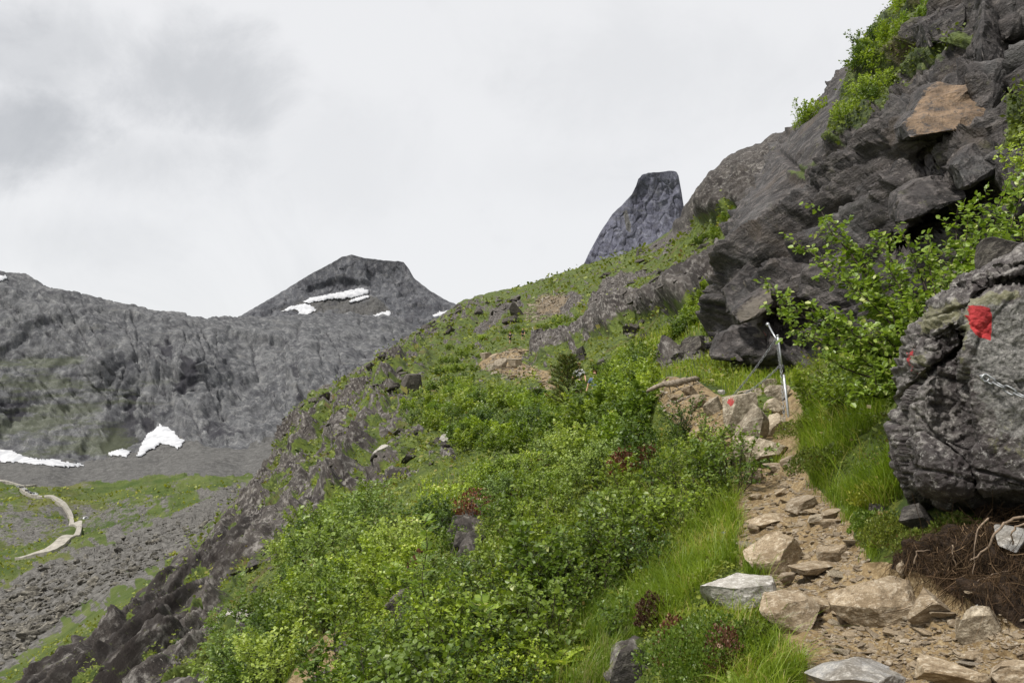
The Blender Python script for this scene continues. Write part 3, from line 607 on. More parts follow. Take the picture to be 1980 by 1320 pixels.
smoothk = km([(1741,-10),(1640,125),(1490,290),(1420,415),(1398,480),(1470,440),(1530,385),(1600,300),(1625,230),(1660,180),(1700,90),(1765,0)], 14, 10)
kf = frame(K.P, (-0.36, 0.9, -0.16), 3.0)
f1, q1 = facet(kf / 1.7, 81); f2, q2 = facet(kf / 0.6, 82); f3, q3 = facet(kf / 0.22, 83)
Ofc = km([(1775,195),(1805,166),(1885,175),(1896,240),(1820,254),(1768,252)], 4, 4)
rg = (1 - 0.82 * smoothk) * (1 - 0.8 * Ofc)
f4, q4 = facet(kf / 0.10 + 3, 86)
dk = rg * (0.38 * f1 + 0.17 * f2) + 0.20 * fbm(kf / 1.4, 4, 84, 0.5, True) * (0.5 + 0.5 * rg) + 0.03 * fbm(K.P / 0.2, 3, 85)
dk -= rg * (0.16 * np.exp(-(q1 / 0.05) ** 2) + 0.07 * np.exp(-(q2 / 0.06) ** 2))
cr = np.minimum(linedist(K.x, K.y, [(1500,290),(1560,340),(1490,410),(1470,450)]), linedist(K.x, K.y, [(1660,160),(1640,260),(1600,310),(1545,360)]))
dk -= 0.18 * np.exp(-(cr / 5) ** 2) * smoothk
moss = km([(1741,0),(1900,-60),(1880,5),(1790,50),(1800,90),(1900,80),(1890,112),(1830,135),(1770,150),(1720,185),(1690,215),(1650,250),(1620,290),(1612,270),(1640,190),(1650,140),(1690,80),(1705,40)], 8, 16)
moss = np.maximum(moss, km([(1625,290),(1660,220),(1730,185),(1765,175),(1720,225),(1670,260)], 6, 14) * 0.85)
moss = np.maximum(moss, km([(1930,240),(1990,200),(1990,330),(1950,350)], 6, 12) * 0.7); moss = np.maximum(moss, km([(1530,340),(1570,315),(1600,318),(1560,345)], 5, 8) * 0.6)
dF = np.array([-0.36, 0.9, -0.16]); dF /= np.linalg.norm(dF); nF = np.cross(dF, K.N.mean(0)); nF /= np.linalg.norm(nF)
sk = K.P @ nF / 1.15 + 0.45 * fbm(K.P / 4.5, 3, 87) + 0.12 * fbm(K.P / 0.9, 3, 88); sk = np.where(True, sk, sk); fk = sk - np.floor(sk); hk = (np.sin(np.floor(sk) * 12.9898) * 43758.5453) % 1.0
if nF[2] < 0: fk = 1 - fk
dk = dk - rg * 0.34 + rg * 0.72 * (0.4 + hk) * np.clip(fk / 0.9, 0, 1) ** 1.2 * np.clip((1 - fk) / 0.10, 0, 1)
dk = K.soften(dk, 1) + rg * (0.085 * f3 + 0.03 * f4 - 0.05 * np.exp(-(q3 / 0.06) ** 2)) + 0.18 * moss
K.displace(dk, K.smooth_n(8)); K.moss, K.Y = moss, Yk
ka = dict(moss=moss, orange=np.zeros(len(Yk)),
          tan=np.maximum(km([(1420,540),(1445,530),(1440,560),(1415,575)], 4, 8), np.maximum(km([(1430,610),(1480,570),(1478,620),(1440,660)], 5, 8), km([(1790,280),(1870,262),(1840,310),(1780,330)], 4, 8) * 0.7)),
          paint=km([(1461,652),(1463,636),(1468,631),(1473,634),(1469,646)], 1.5, 1.5))
ka['paint'] = np.maximum(ka['paint'], km([(1355,700),(1364,700),(1364,712),(1355,712)], 1.5, 1))
kv, kfc, ka2, _ = K.back(K.P, ka, [0.05, 0.15, 0.4], [0.5, 2.0, 6.0])
cliff_ob = link('cliff', mesh_np('cliff', kv, kfc, M['cliff'], True, ka2), kind='structure')

# angular blocks that stand out of the cliff, each with its own planes
def cliff_block(poly, dY, tilt, thick, seed, attrs=None, dirn=(-0.10, 1.0, 0.10), bev=0.035):
    bm = bmesh.new(); a = np.array(poly, float); c = a.mean(0); Y0 = float(K.get(K.Y, [c[0]], [c[1]])[0]) - dY * (0.85 if attrs and 'orange' in attrs else 0.5)
    vs = [bm.verts.new(at(x, y, Y0 + tilt[0] * (x - c[0]) + tilt[1] * (y - c[1]))) for x, y in poly]; f = bm.faces.new(vs)
    r = bmesh.ops.extrude_face_region(bm, geom=[f]); nv = [v for v in r['geom'] if isinstance(v, bmesh.types.BMVert)]; 
    for v in nv: v.co += (v.co.normalized() * 0.8 + Vector(dirn).normalized() * 0.2) * thick * 0.75
    bmesh.ops.bevel(bm, geom=bm.edges[:], offset=bev, segments=1, affect='EDGES'); bmesh.ops.triangulate(bm, faces=bm.faces[:])
    for _ in range(6):
        e = [e for e in bm.edges if e.calc_length() > 0.16]
        if not e or len(bm.verts) > 14000: break
        bmesh.ops.subdivide_edges(bm, edges=e, cuts=1); bmesh.ops.triangulate(bm, faces=bm.faces[:])
    bm.normal_update(); V = np.array([v.co[:] for v in bm.verts]); N = np.array([v.normal[:] for v in bm.verts]); Fc = np.array([[v.index for v in f.verts] for f in bm.faces]); bm.free()
    kf = frame(V, (-0.36, 0.9, -0.16), 2.5); V = V + N * (0.06 * facet(kf / 0.5, seed)[0] + 0.03 * facet(kf / 0.2, seed + 1)[0] + 0.05 * fbm(V / 0.5, 4, seed + 2))[:, None]
    front = np.clip((N * np.array([0, -1, 0.0])).sum(1) * 1.6 - 0.1, 0, 1); z = np.zeros(len(V)); A = dict(moss=z, orange=z, tan=z, paint=z)
    for k, val in (attrs or {}).items(): A[k] = front * val
    link('cliff_block', mesh_np('cliff_block', V, Fc, M['cliff'], False, A), cliff_ob)
cliff_block([(1742,240),(1766,210),(1784,170),(1815,160),(1890,172),(1912,190),(1922,228),(1904,250),(1832,254),(1790,260),(1758,268)], 1.3, (-0.004, -0.012), 2.2, 1, dict(orange=0.72))
cliff_block([(1780,42),(1822,18),(1868,6),(1888,30),(1882,60),(1842,70),(1800,94)], 1.6, (0.006, -0.010), 2.8, 2)
cliff_block([(1904,-40),(1950,-40),(1962,20),(1952,90),(1935,142),(1912,150),(1896,96)], 1.0, (0.012, -0.008), 2.5, 3)
cliff_block([(1846,318),(1868,285),(1900,264),(1944,282),(1940,318),(1900,344),(1872,362)], 0.9, (0.005, -0.010), 1.8, 4)
cliff_block([(1738,372),(1770,350),(1826,340),(1868,368),(1872,384),(1820,398),(1770,420),(1744,430)], 0.9, (-0.003, -0.012), 1.8, 5)
cliff_block([(1400,560),(1440,520),(1476,440),(1486,470),(1478,530),(1440,590),(1412,604)], 0.7, (-0.006, -0.010), 1.6, 6)
cliff_block([(1416,604),(1452,570),(1492,548),(1494,585),(1462,612),(1430,628)], 0.8, (-0.004, -0.012), 1.4, 7, dict(tan=0.6))
cliff_block([(1378,690),(1388,645),(1436,628),(1480,636),(1476,676),(1440,700)], 0.7, (-0.006, -0.008), 1.6, 8)
#cliff_block([(1560,372),(1640,315),(1700,272),(1716,290),(1660,338),(1590,390)], 0.55, (-0.002, -0.012), 1.4, 9)
#cliff_block([(1620,430),(1690,380),(1730,372),(1736,400),(1690,436),(1640,456)], 0.6, (-0.002, -0.012), 1.4, 10)
#cliff_block([(1650,345),(1720,300),(1760,305),(1740,335),(1680,372)], 0.6, (-0.002, -0.012), 1.4, 11)
cliff_block([(1800,300),(1840,272),(1868,280),(1846,312),(1806,338)], 0.8, (0.003, -0.012), 1.4, 12, dict(tan=0.5))
#cliff_block([(1490,470),(1560,430),(1600,425),(1580,470),(1510,510)], 0.5, (-0.003, -0.012), 1.3, 13)
cliff_block([(1940,300),(1990,270),(2040,280),(2030,350),(1960,370)], 0.8, (0.006, -0.010), 1.8, 14)

SNOW_W = [
    ([(263,884),(272,862),(283,838),(298,829),(308,820),(322,824),(336,832),(345,846),(358,850),(350,862),(343,868),(330,860),(310,857),(300,866),(292,868),(280,876),(268,884)], 14, 'largest white snow patch, tent shaped, at the foot of the far rock wall', 2),
    ([(209,874),(222,870),(235,866),(254,872),(248,880),(240,886),(235,880),(212,880)], 10, 'small white snow patch just left of the tent shaped one under the rock wall', 2),
    ([(-220,862),(0,868),(22,870),(45,882),(85,887),(105,886),(120,891),(158,896),(164,902),(120,902),(70,897),(30,893),(-220,888)], 12, 'long thin white snow band along the wall foot at the left photo edge', 2),
    ([(-220,500),(-10,528),(6,532),(18,535),(10,541),(-10,545),(-220,540)], 8, 'snow sliver high on the ridge at the left photo edge', 1),
    ([(806,640),(812,633),(824,630),(824,634),(812,641)], 10, 'tiny snow speck right above the crag where the green hill meets the far wall', 0.5),
]
SNOW_P = [
    ([(586,584),(600,575),(640,568),(695,557),(711,560),(712,567),(690,574),(655,577),(625,580),(600,586)], 16, 'broad white snow band across the middle of the pointed far peak', 2),
    ([(543,602),(570,590),(590,587),(600,590),(612,600),(595,607),(577,607),(575,597),(555,601)], 14, 'ragged white snow patch lowest on the left side of the pointed peak', 2),
    ([(672,584),(690,575),(712,570),(714,574),(690,583)], 12, 'thin slanting snow streak right under the broad snow band of the peak', 1),
    ([(716,612),(735,604),(754,602),(756,608),(748,615),(728,615)], 12, 'oval white snow patch low on the right face of the pointed peak', 1.5),
    ([(836,611),(850,604),(872,600),(874,604),(858,609),(842,613)], 12, 'white snow streak at the right foot of the pointed peak beside the green hill', 1),
]
def snow_mask(S, lst):
    m = np.zeros(len(S.x))
    if S.x.min() > 1000: return m
    for q in lst: m = np.maximum(m, np.clip(1 + polysd(S.x, S.y, q[0]) / 7, 0, 1))
    return m
# ---- far wall, talus, valley floor
xv = np.arange(-220, 1000, 2.6)
S_w = poly_interp([(-220,490),(-60,515),(0,524),(20,528),(35,526),(55,533),(90,552),(120,560),(170,571),(250,590),(300,599),(345,603),(365,609),(400,614),(440,615),(470,611),(520,613),(600,606),(680,603),(760,612),(830,640),(900,670),(1000,720)], xv)
S_w = S_w + 2.2 * perlin(np.stack([xv / 14, 0 * xv, 0 * xv], 1), 103) + 1.2 * perlin(np.stack([xv / 5, 0 * xv, 0 * xv], 1), 104)
VW = Surf(xv, S_w, np.full(len(xv), 1600.0), 430, True)
vd = Depth([(-200,500,1900),(0,526,1900),(120,560,1850),(400,614,2000),(600,606,2300),(760,612,2500),(900,670,2500),(0,700,1650),(200,700,1600),(375,700,1640),(600,720,1700),(800,720,1900),(0,820,1520),(250,850,1480),(420,850,1450),(600,850,1450),(0,885,1440),(160,895,1400),(310,880,1370),(500,870,1380),
 (0,925,1250),(300,920,1180),(480,915,1150),(600,900,1150),(0,940,1050),(100,960,980),(300,940,980),(470,930,1010),(60,975,920),(163,1020,770),(0,1080,600),(200,1000,830),(350,960,830),(440,960,720),(0,1150,440),(300,1050,430),(400,1000,500),(200,1100,370),(100,1200,310),(0,1320,230),(100,1300,200),(250,1165,230),(330,1095,280),(420,1020,340),(0,1600,110),(400,1300,110),(-200,1000,850),(-200,1300,300),(600,1000,300),(700,1200,120),(900,1600,60)])
Yv = vd(VW.x, VW.y)
tal_line = poly_interp([(-220,872),(0,872),(60,890),(160,898),(200,880),(260,872),(300,855),(350,846),(400,858),(450,868),(480,862),(520,846),(560,830),(1000,800)], xv)
mdw_line = poly_interp([(-220,925),(0,935),(60,948),(110,940),(180,932),(260,924),(300,921),(400,922),(470,924),(500,920),(1000,900)], xv)
tl = np.interp(VW.x, xv, tal_line); ml = np.interp(VW.x, xv, mdw_line)
VW.build(Yv)
nv = fbm(np.stack([VW.x / 30, VW.y / 14, 0 * VW.x], 1), 4, 105)
wallm = np.clip(0.5 + (tl - VW.y + 10 * nv) / 6, 0, 1); mead = np.clip(0.5 + (VW.y - ml + 8 * nv) / 8, 0, 1); talus = (1 - wallm) * (1 - mead)
scr = np.clip(0.5 + (polysd(VW.x, VW.y, [(-220,1290),(-100,1200),(0,1135),(60,1105),(150,1078),(230,1045),(330,1005),(400,965),(440,945),(465,935),(475,982),(412,1024),(305,1092),(225,1136),(150,1180),(80,1228),(0,1290),(-60,1330),(-220,1470)]) + 22 * nv) / 22, 0, 1)
wf = VW.P * [1, 1, 0.55]
g1, w1 = facet(wf / 210, 111); g2, w2 = facet(wf / 70, 112); g3, w3 = facet(wf / 24, 113)
wd = 20 * g1 + 13 * g2 + 7 * g3 + 15 * fbm(VW.P * [1, 1, 0.35] / 120, 5, 114, 0.55, True) - 6 * np.exp(-(w2 / 0.06) ** 2)
wd *= sstep(VW.y - np.interp(VW.x, xv, S_w), -4, 40) * 0.8 + 0.2
darkm = np.zeros(len(Yv))
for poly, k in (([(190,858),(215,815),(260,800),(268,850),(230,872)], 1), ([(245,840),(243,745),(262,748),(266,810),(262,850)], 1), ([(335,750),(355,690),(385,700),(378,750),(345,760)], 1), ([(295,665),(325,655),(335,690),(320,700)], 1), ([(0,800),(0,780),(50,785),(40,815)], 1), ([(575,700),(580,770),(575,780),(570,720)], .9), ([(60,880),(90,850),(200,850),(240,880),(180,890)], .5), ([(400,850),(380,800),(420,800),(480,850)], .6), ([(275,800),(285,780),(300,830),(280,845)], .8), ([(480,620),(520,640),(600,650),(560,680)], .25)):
    darkm = np.maximum(darkm, k * np.clip(0.5 + (polysd(VW.x, VW.y, poly) + 14 * nv) / 14, 0, 1))  # shade of overhangs and slots painted into the wall colour
rg_ = random.Random(17); gl = np.full(len(Yv), 1e9)          # gullies and joints that cut the wall, recessed and darkened in colour
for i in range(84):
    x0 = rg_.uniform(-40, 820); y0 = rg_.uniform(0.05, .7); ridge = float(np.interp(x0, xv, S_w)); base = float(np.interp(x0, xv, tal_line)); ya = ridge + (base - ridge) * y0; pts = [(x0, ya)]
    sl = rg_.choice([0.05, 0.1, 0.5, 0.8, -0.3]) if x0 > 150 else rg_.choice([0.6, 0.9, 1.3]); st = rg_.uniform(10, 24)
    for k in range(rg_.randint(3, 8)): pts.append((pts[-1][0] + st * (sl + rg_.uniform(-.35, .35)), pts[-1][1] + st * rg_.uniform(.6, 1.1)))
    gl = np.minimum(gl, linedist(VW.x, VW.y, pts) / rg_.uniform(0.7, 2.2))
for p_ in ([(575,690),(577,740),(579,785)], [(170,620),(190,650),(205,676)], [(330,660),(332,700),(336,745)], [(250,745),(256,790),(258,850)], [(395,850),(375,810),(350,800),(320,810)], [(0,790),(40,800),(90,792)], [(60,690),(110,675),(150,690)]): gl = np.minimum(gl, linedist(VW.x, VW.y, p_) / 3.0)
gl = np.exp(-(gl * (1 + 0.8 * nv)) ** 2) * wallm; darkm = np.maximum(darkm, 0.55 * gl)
vp, _ = facet(VW.P / 6.0, 115); vq, _ = facet(VW.P / 3.2, 116)
vdz = 9 * fbm(VW.P / 70, 4, 117) * mead + 0.4 * vp * mead * (Yv < 1000) + (0.5 * vp + 0.3 * vq + 2.5 * fbm(VW.P / 20, 3, 118)) * scr * mead
vdz *= sstep(Yv, 120, 500) * 0.8 + 0.2
wd = VW.soften(wd, 2)
lw = np.stack([VW.P[:, 0] / Yv, np.log(Yv), VW.P[:, 2] / Yv], 1) @ np.array(Matrix.Rotation(0.5, 3, 'Y')).T * [0.8, 1, 1.7]
k1, kq1 = facet(lw / 0.022, 121); k2, kq2 = facet(lw / 0.009, 122)
wd = 0.75 * wd + Yv * (0.0016 * k1 + 0.0005 * k2 - 0.0012 * np.exp(-(kq1 / 0.06) ** 2))
flat_ = 1 - 0.96 * snow_mask(VW, SNOW_W)
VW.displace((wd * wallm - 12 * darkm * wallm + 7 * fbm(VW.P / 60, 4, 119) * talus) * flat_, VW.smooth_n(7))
VW.P[:, 2] += vdz * mead; VW.normals()
stony = np.clip(scr * 1.0 + 0.20 + 0.22 * sstep(nv, 0.0, 0.4) + 0.40 * np.clip(0.5 + (polysd(VW.x, VW.y, [(0,1060),(-50,980),(120,985),(130,1040)]) + 20 * nv) / 30, 0, 1) + 0.35 * np.clip(0.5 + (polysd(VW.x, VW.y, [(130,990),(240,965),(330,985),(300,1030),(180,1050)]) + 20 * nv) / 30, 0, 1), 0, 1)
mossw = np.clip(0.36 * sstep(VW.y, 600, 700) * sstep(-VW.x, -420, -60) + 0.30 * sstep(VW.y, 600, 760), 0, 0.55)
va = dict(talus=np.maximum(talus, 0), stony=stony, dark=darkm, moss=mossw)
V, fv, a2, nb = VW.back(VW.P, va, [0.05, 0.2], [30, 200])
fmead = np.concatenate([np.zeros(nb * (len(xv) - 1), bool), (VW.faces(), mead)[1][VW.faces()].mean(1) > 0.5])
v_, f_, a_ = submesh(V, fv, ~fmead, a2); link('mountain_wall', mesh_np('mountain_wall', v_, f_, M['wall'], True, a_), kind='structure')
v_, f_, a_ = submesh(V, fv, fmead, a2); link('valley_floor', mesh_np('valley_floor', v_, f_, M['valley'], True, a_), kind='structure')
bmg = bpy.data.meshes.new('ground'); bmg.from_pydata([(-9000,-6000,-330),(9000,-6000,-330),(9000,9000,-330),(-9000,9000,-330)], [], [(0,1,2,3)]); bmg.materials.append(M['valley'])
link('ground', bmg, kind='structure')

def mountain(name, pts, x0, x1, step, base, n, Y0, Ye, mat, seed, rel, extra=None):
    xm = np.arange(x0, x1, step); sm = poly_interp(pts, xm) + 1.6 * perlin(np.stack([xm / 9, 0 * xm, 0 * xm], 1), seed)
    S = Surf(xm, sm, np.full(len(xm), float(base)), n, True)
    Ym = Y0 + Ye * sstep(base - S.y, 0, 260); S.build(Ym)
    f1, e = facet(S.P * [1, 1, .6] / (rel * 4.2), seed + 1); f2, e2 = facet(S.P * [1, 1, .6] / (rel * 1.5), seed + 2)
    lm = np.stack([S.P[:, 0] / Ym, np.log(Ym), S.P[:, 2] / Ym], 1) * [1.5, 1, 0.8]; m1, mq = facet(lm / 0.016, seed + 9); m2, _ = facet(lm / 0.007, seed + 10)
    S.displace((0.42 * rel * S.soften(0.8 * f1 + 0.34 * f2 + 0.5 * fbm(S.P * [1, 1, .5] / (rel * 3), 5, seed + 3, .55, True), 2) + Ym * (0.0022 * m1 + 0.0008 * m2 - 0.0016 * np.exp(-(mq / 0.06) ** 2))) * sstep(S.y - np.interp(S.x, xm, sm), -3, 26) * (1 - 0.96 * snow_mask(S, SNOW_P)), S.smooth_n(5))
    a = dict(talus=np.zeros(len(Ym)), dark=np.zeros(len(Ym)), moss=np.zeros(len(Ym)))
    if extra: extra(S, a)
    v, f, a2, _ = S.back(S.P, a, [0.04, 0.15, 0.35], [20, 160, 600])
    link(name, mesh_np(name, v, f, mat, True, a2), kind='structure'); return S
def peak_extra(S, a):
    a['talus'] = np.clip(0.5 + (polysd(S.x, S.y, [(540,600),(600,578),(700,560),(720,575),(760,605),(700,615),(600,605)])) / 30, 0, 0.55)
    a['dark'] = np.clip(0.5 + polysd(S.x, S.y, [(620,590),(650,580),(665,590),(640,597)]) / 8, 0, 1)
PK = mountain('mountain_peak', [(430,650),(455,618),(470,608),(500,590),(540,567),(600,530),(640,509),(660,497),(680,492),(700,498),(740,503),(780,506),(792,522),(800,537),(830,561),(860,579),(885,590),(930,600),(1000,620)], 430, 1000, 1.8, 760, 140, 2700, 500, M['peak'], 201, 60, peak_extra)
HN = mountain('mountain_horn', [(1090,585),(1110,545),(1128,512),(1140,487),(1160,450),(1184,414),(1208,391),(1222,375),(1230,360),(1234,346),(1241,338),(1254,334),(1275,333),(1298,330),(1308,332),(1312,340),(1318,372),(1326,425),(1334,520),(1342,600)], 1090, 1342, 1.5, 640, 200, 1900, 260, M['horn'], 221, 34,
              lambda S, a: a.__setitem__('talus', np.clip(0.5 + polysd(S.x, S.y, [(1204,412),(1211,410),(1219,440),(1218,455),(1210,452)]) / 6, 0, 1)))

# ---- snow: old drifts lying on the far rock
def snow(S, poly, thick, label, rag=3):
    ff = S.faces(); w = polysd(S.x, S.y, poly) + rag * fbm(np.stack([S.x / 7, S.y / 7, 0 * S.x + poly[0][0]], 1), 3, 300)
    keep = (w[ff] > -1.5).all(1)
    if keep.sum() < 2: return
    f = ff[keep]; used = np.unique(f); mp = np.full(len(S.P), -1); mp[used] = np.arange(len(used))
    d = -S.P[used] / np.linalg.norm(S.P[used], axis=1)[:, None]
    Vt = S.P[used] + d * (thick * (0.55 + 0.45 * np.clip(w[used] / 4, 0, 1)))[:, None]; Vb = S.P[used] - d * thick
    n = len(used); f2 = mp[f]; E = {}
    for q in f2:
        for k in range(4):
            e = (q[k], q[(k + 1) % 4]); E[(min(e), max(e))] = E.get((min(e), max(e)), []) + [e]
    rim = [(e[0][1], e[0][0], e[0][0] + n, e[0][1] + n) for e in E.values() if len(e) == 1]
    link('snow_patch', mesh_np('snow_patch', np.concatenate([Vt, Vb]), np.concatenate([f2, np.array(rim)]), M['snow'], True), label=label, cat='snow patch', group='old snow patches on the far mountains')
for q in SNOW_W: snow(VW, *q)
for q in SNOW_P: snow(PK, *q)
# ---------------------------------------------------------------- boulder beside the path
yb = np.arange(452, 1052, 2.0)
Lb = poly_interp([(452,2150),(470,2010),(490,1965),(515,1905),(530,1885),(548,1850),(565,1832),(585,1800),(605,1792),(640,1765),(670,1752),(700,1740),(740,1730),(770,1726),(830,1724),(850,1729),(900,1733),(950,1745),(975,1765),(990,1800),(1005,1860),(1020,1950),(1052,2100)], yb)
Lb = Lb + 2.2 * perlin(np.stack([yb / 9, 0 * yb, 0 * yb], 1), 401)
B = Surf(yb, Lb, np.full(len(yb), 2290.0), 270, False)
dlb = B.x - np.interp(B.y, yb, Lb)
Yb = 5.35 - 0.0011 * (B.x - 1725) - 0.00035 * (760 - B.y) * -1
Yb = Yb + 0.75 * np.clip(1 - dlb / 85, 0, 1) ** 2.6
nb_ = fbm(np.stack([B.x / 18, B.y / 18, 0 * B.x], 1), 4, 402)
def bm_(poly, soft=5, rag=5): return np.clip(0.5 + (polysd(B.x, B.y, poly) + nb_ * rag) / (2 * soft), 0, 1)
block = bm_([(1862,608),(1880,588),(1905,574),(1940,566),(1985,560),(2290,540),(2290,1010),(1990,985),(1900,960),(1880,900),(1885,820),(1872,760),(1868,680)], 5, 5)
cap = bm_([(1725,775),(1760,745),(1800,712),(1840,684),(1866,665),(1876,620),(1900,560),(1985,535),(2290,490),(2290,440),(1700,440),(1700,770)], 4, 4)
Yb -= 0.17 * block; Yb += 0.05 * cap
Yb += 0.20 * np.exp(-(linedist(B.x, B.y, [(1722,778),(1760,748),(1800,715),(1842,685),(1862,672),(1868,640)]) / 5) ** 2)
Yb += 0.26 * bm_([(1868,604),(1885,580),(1925,556),(1985,548),(2290,520),(2290,505),(1985,530),(1925,540),(1890,560)], 5, 4)
for ln, a, w in (([(1790,605),(1860,565),(1930,545),(2000,520),(2200,480)], 0.11, 4), ([(1835,572),(1900,540),(1985,510),(2200,462)], 0.10, 3.5), ([(1795,628),(1850,597),(1880,590)], 0.07, 3.5), ([(1860,530),(1930,522),(1990,497)], 0.05, 3), ([(1770,800),(1820,850),(1880,905),(1985,935)], 0.04, 3)):
    Yb += a * np.exp(-(linedist(B.x, B.y, ln) / w) ** 2)
Yb += 0.7 * sstep(B.y, 930, 1010) ** 1.5 * sstep(B.x, 1740, 1800)
Yb -= 0.10 * bm_([(1735,870),(1780,850),(1860,905),(1900,985),(1780,985),(1745,950)], 12, 8)
Yb += 0.14 * bm_([(1800,640),(1850,640),(1865,760),(1850,840),(1810,800)], 16, 10)
B.build(Yb)
bf = frame(B.P, (0.85, 0.1, -0.5), 2.0)
b1, bq1 = facet(bf / 0.30, 403); b2, bq2 = facet(B.P / 0.10, 404)
b3, _ = facet(B.P / 0.045, 407)
sb = (B.y + 0.42 * B.x) / 15.0 + 0.6 * nb_; fb_ = sb - np.floor(sb); hb = (np.sin(np.floor(sb) * 12.9898) * 43758.5453) % 1.0
db = cap * 0.04 * (0.3 + hb) * np.clip((1 - fb_) / 0.85, 0, 1) * np.clip(fb_ / 0.15, 0, 1) + (0.085 * b1 + 0.014 * b2 + 0.006 * b3) * (1 - 0.5 * block - 0.4 * cap) + 0.018 * fbm(B.P / 0.22, 4, 405, .55, True) + 0.006 * fbm(B.P / 0.03, 3, 406) - 0.03 * np.exp(-(bq1 / 0.05) ** 2) * (1 - 0.7 * block)
B.displace(db, B.smooth_n(6))
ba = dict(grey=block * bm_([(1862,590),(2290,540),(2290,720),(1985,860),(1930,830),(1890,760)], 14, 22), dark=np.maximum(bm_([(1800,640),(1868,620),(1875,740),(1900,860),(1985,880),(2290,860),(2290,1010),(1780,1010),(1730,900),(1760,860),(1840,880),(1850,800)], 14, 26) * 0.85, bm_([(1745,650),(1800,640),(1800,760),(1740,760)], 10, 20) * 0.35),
          lichen=np.maximum(np.maximum(bm_([(1868,602),(1900,572),(1960,562),(1985,572),(1925,590),(1890,595),(1876,660),(1872,720)], 5, 10), bm_([(1790,610),(1835,588),(1862,582),(1860,618),(1815,640),(1785,650)], 6, 12) * 0.9), np.maximum(bm_([(1776,690),(1795,690),(1800,720),(1780,730)], 4, 6) * 0.8, bm_([(1890,850),(1985,760),(2050,780),(1985,900),(1930,900)], 8, 20) * 0.45)),
          paint=np.maximum(bm_([(1874,600),(1886,594),(1900,593),(1913,597),(1917,606),(1919,635),(1916,660),(1911,657),(1903,654),(1887,649),(1879,634),(1873,614)], 1.6, 1.0), bm_([(1763,680),(1775,674),(1774,700),(1770,722),(1764,720)], 2.5, 5) * 0.52))
bv, bfc, ba2, _ = B.back(B.P, ba, [0.03, 0.10, 0.22], [0.03, 0.12, 0.35])
n0 = len(bv); r_, c_ = len(yb), 270 + 3
loop = [r * c_ for r in range(r_)]                                     # close the far side
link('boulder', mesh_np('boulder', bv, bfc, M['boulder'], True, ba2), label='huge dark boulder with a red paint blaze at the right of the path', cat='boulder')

# ---------------------------------------------------------------- loose stones
def _ico(k):
    bm = bmesh.new(); bmesh.ops.create_icosphere(bm, subdivisions=k, radius=1.0)
    V = np.array([v.co[:] for v in bm.verts]); Fc = np.array([[v.index for v in f.verts] for f in bm.faces]); bm.free(); return V, Fc
ICO = {k: _ico(k) for k in (1, 2, 3, 4, 5)}
def rock_shape(seed, k=4, cuts=12, rough=0.05, flat=0.0):
    V, Fc = ICO[k]; r = np.random.default_rng(seed); V = V.copy() * 1.15
    for _ in range(cuts):
        n = r.normal(size=3); n /= np.linalg.norm(n); d = r.uniform(0.42, 0.78)
        V -= n * np.maximum(0, V @ n - d)[:, None]
    if flat: V[:, 2] = np.minimum(V[:, 2], r.uniform(0.30, 0.45)) + 0.06 * V[:, 0] * r.uniform(-1, 1)
    nr = V / (np.linalg.norm(V, axis=1)[:, None] + 1e-9); q = V + seed * 3.17
    V = V + nr * (rough * (0.9 * fbm(q * 1.6, 3, seed) + 0.5 * facet(q * 3.1, seed)[0] * 0.5 + 0.35 * fbm(q * 9, 3, seed + 5)))[:, None]
    return V, Fc
def stone_at(x0, x1, y0, y1, mat, seed, label, deep=0.8, roll=0.0, pitch=0.0, yaw=None, cuts=11, flat=0.7, k=4, sink=0.12, name='stone', cat='stone', group=None, Y=None, surf=None, paint=None, rough=0.045):
    V, Fc = rock_shape(seed, k, cuts, rough, flat)
    yaw = random.Random(seed).uniform(0, 6.28) if yaw is None else yaw
    R = np.array((Matrix.Rotation(-roll, 3, 'Y') @ Matrix.Rotation(pitch, 3, 'X') @ Matrix.Rotation(yaw, 3, 'Z')))
    V = V @ R.T
    V = (V - V.min(0)) / (V.max(0) - V.min(0)) - [0.5, 0.5, 0.0]
    cx = (x0 + x1) / 2; g = (surf or H).p1(cx, y1) if Y is None else at(cx, y1, Y)
    Wm = (x1 - x0) / F * g.y; Hm = (y1 - y0) / F * g.y; s = (y1 - CY) / F
    D = deep * Wm
    if s > 0.02: D = min(D, 0.75 * Hm / s)
    Hz = max(Hm - max(s, -0.05) * D * 0.9, 0.2 * Hm)
    V = V * [Wm, D, Hz * (1 + sink * 2)]; V[:, 2] -= Hz * sink * 2
    o = link(name, mesh_np(name, V, Fc, mat, False), label=label, cat=cat, group=group, loc=(g.x, g.y + D * 0.5, g.z))
    return o
R_ = math.radians
T, BF, PL, BG, GY = M['tan'], M['buff'], M['pale'], M['bluegrey'], M['grey']
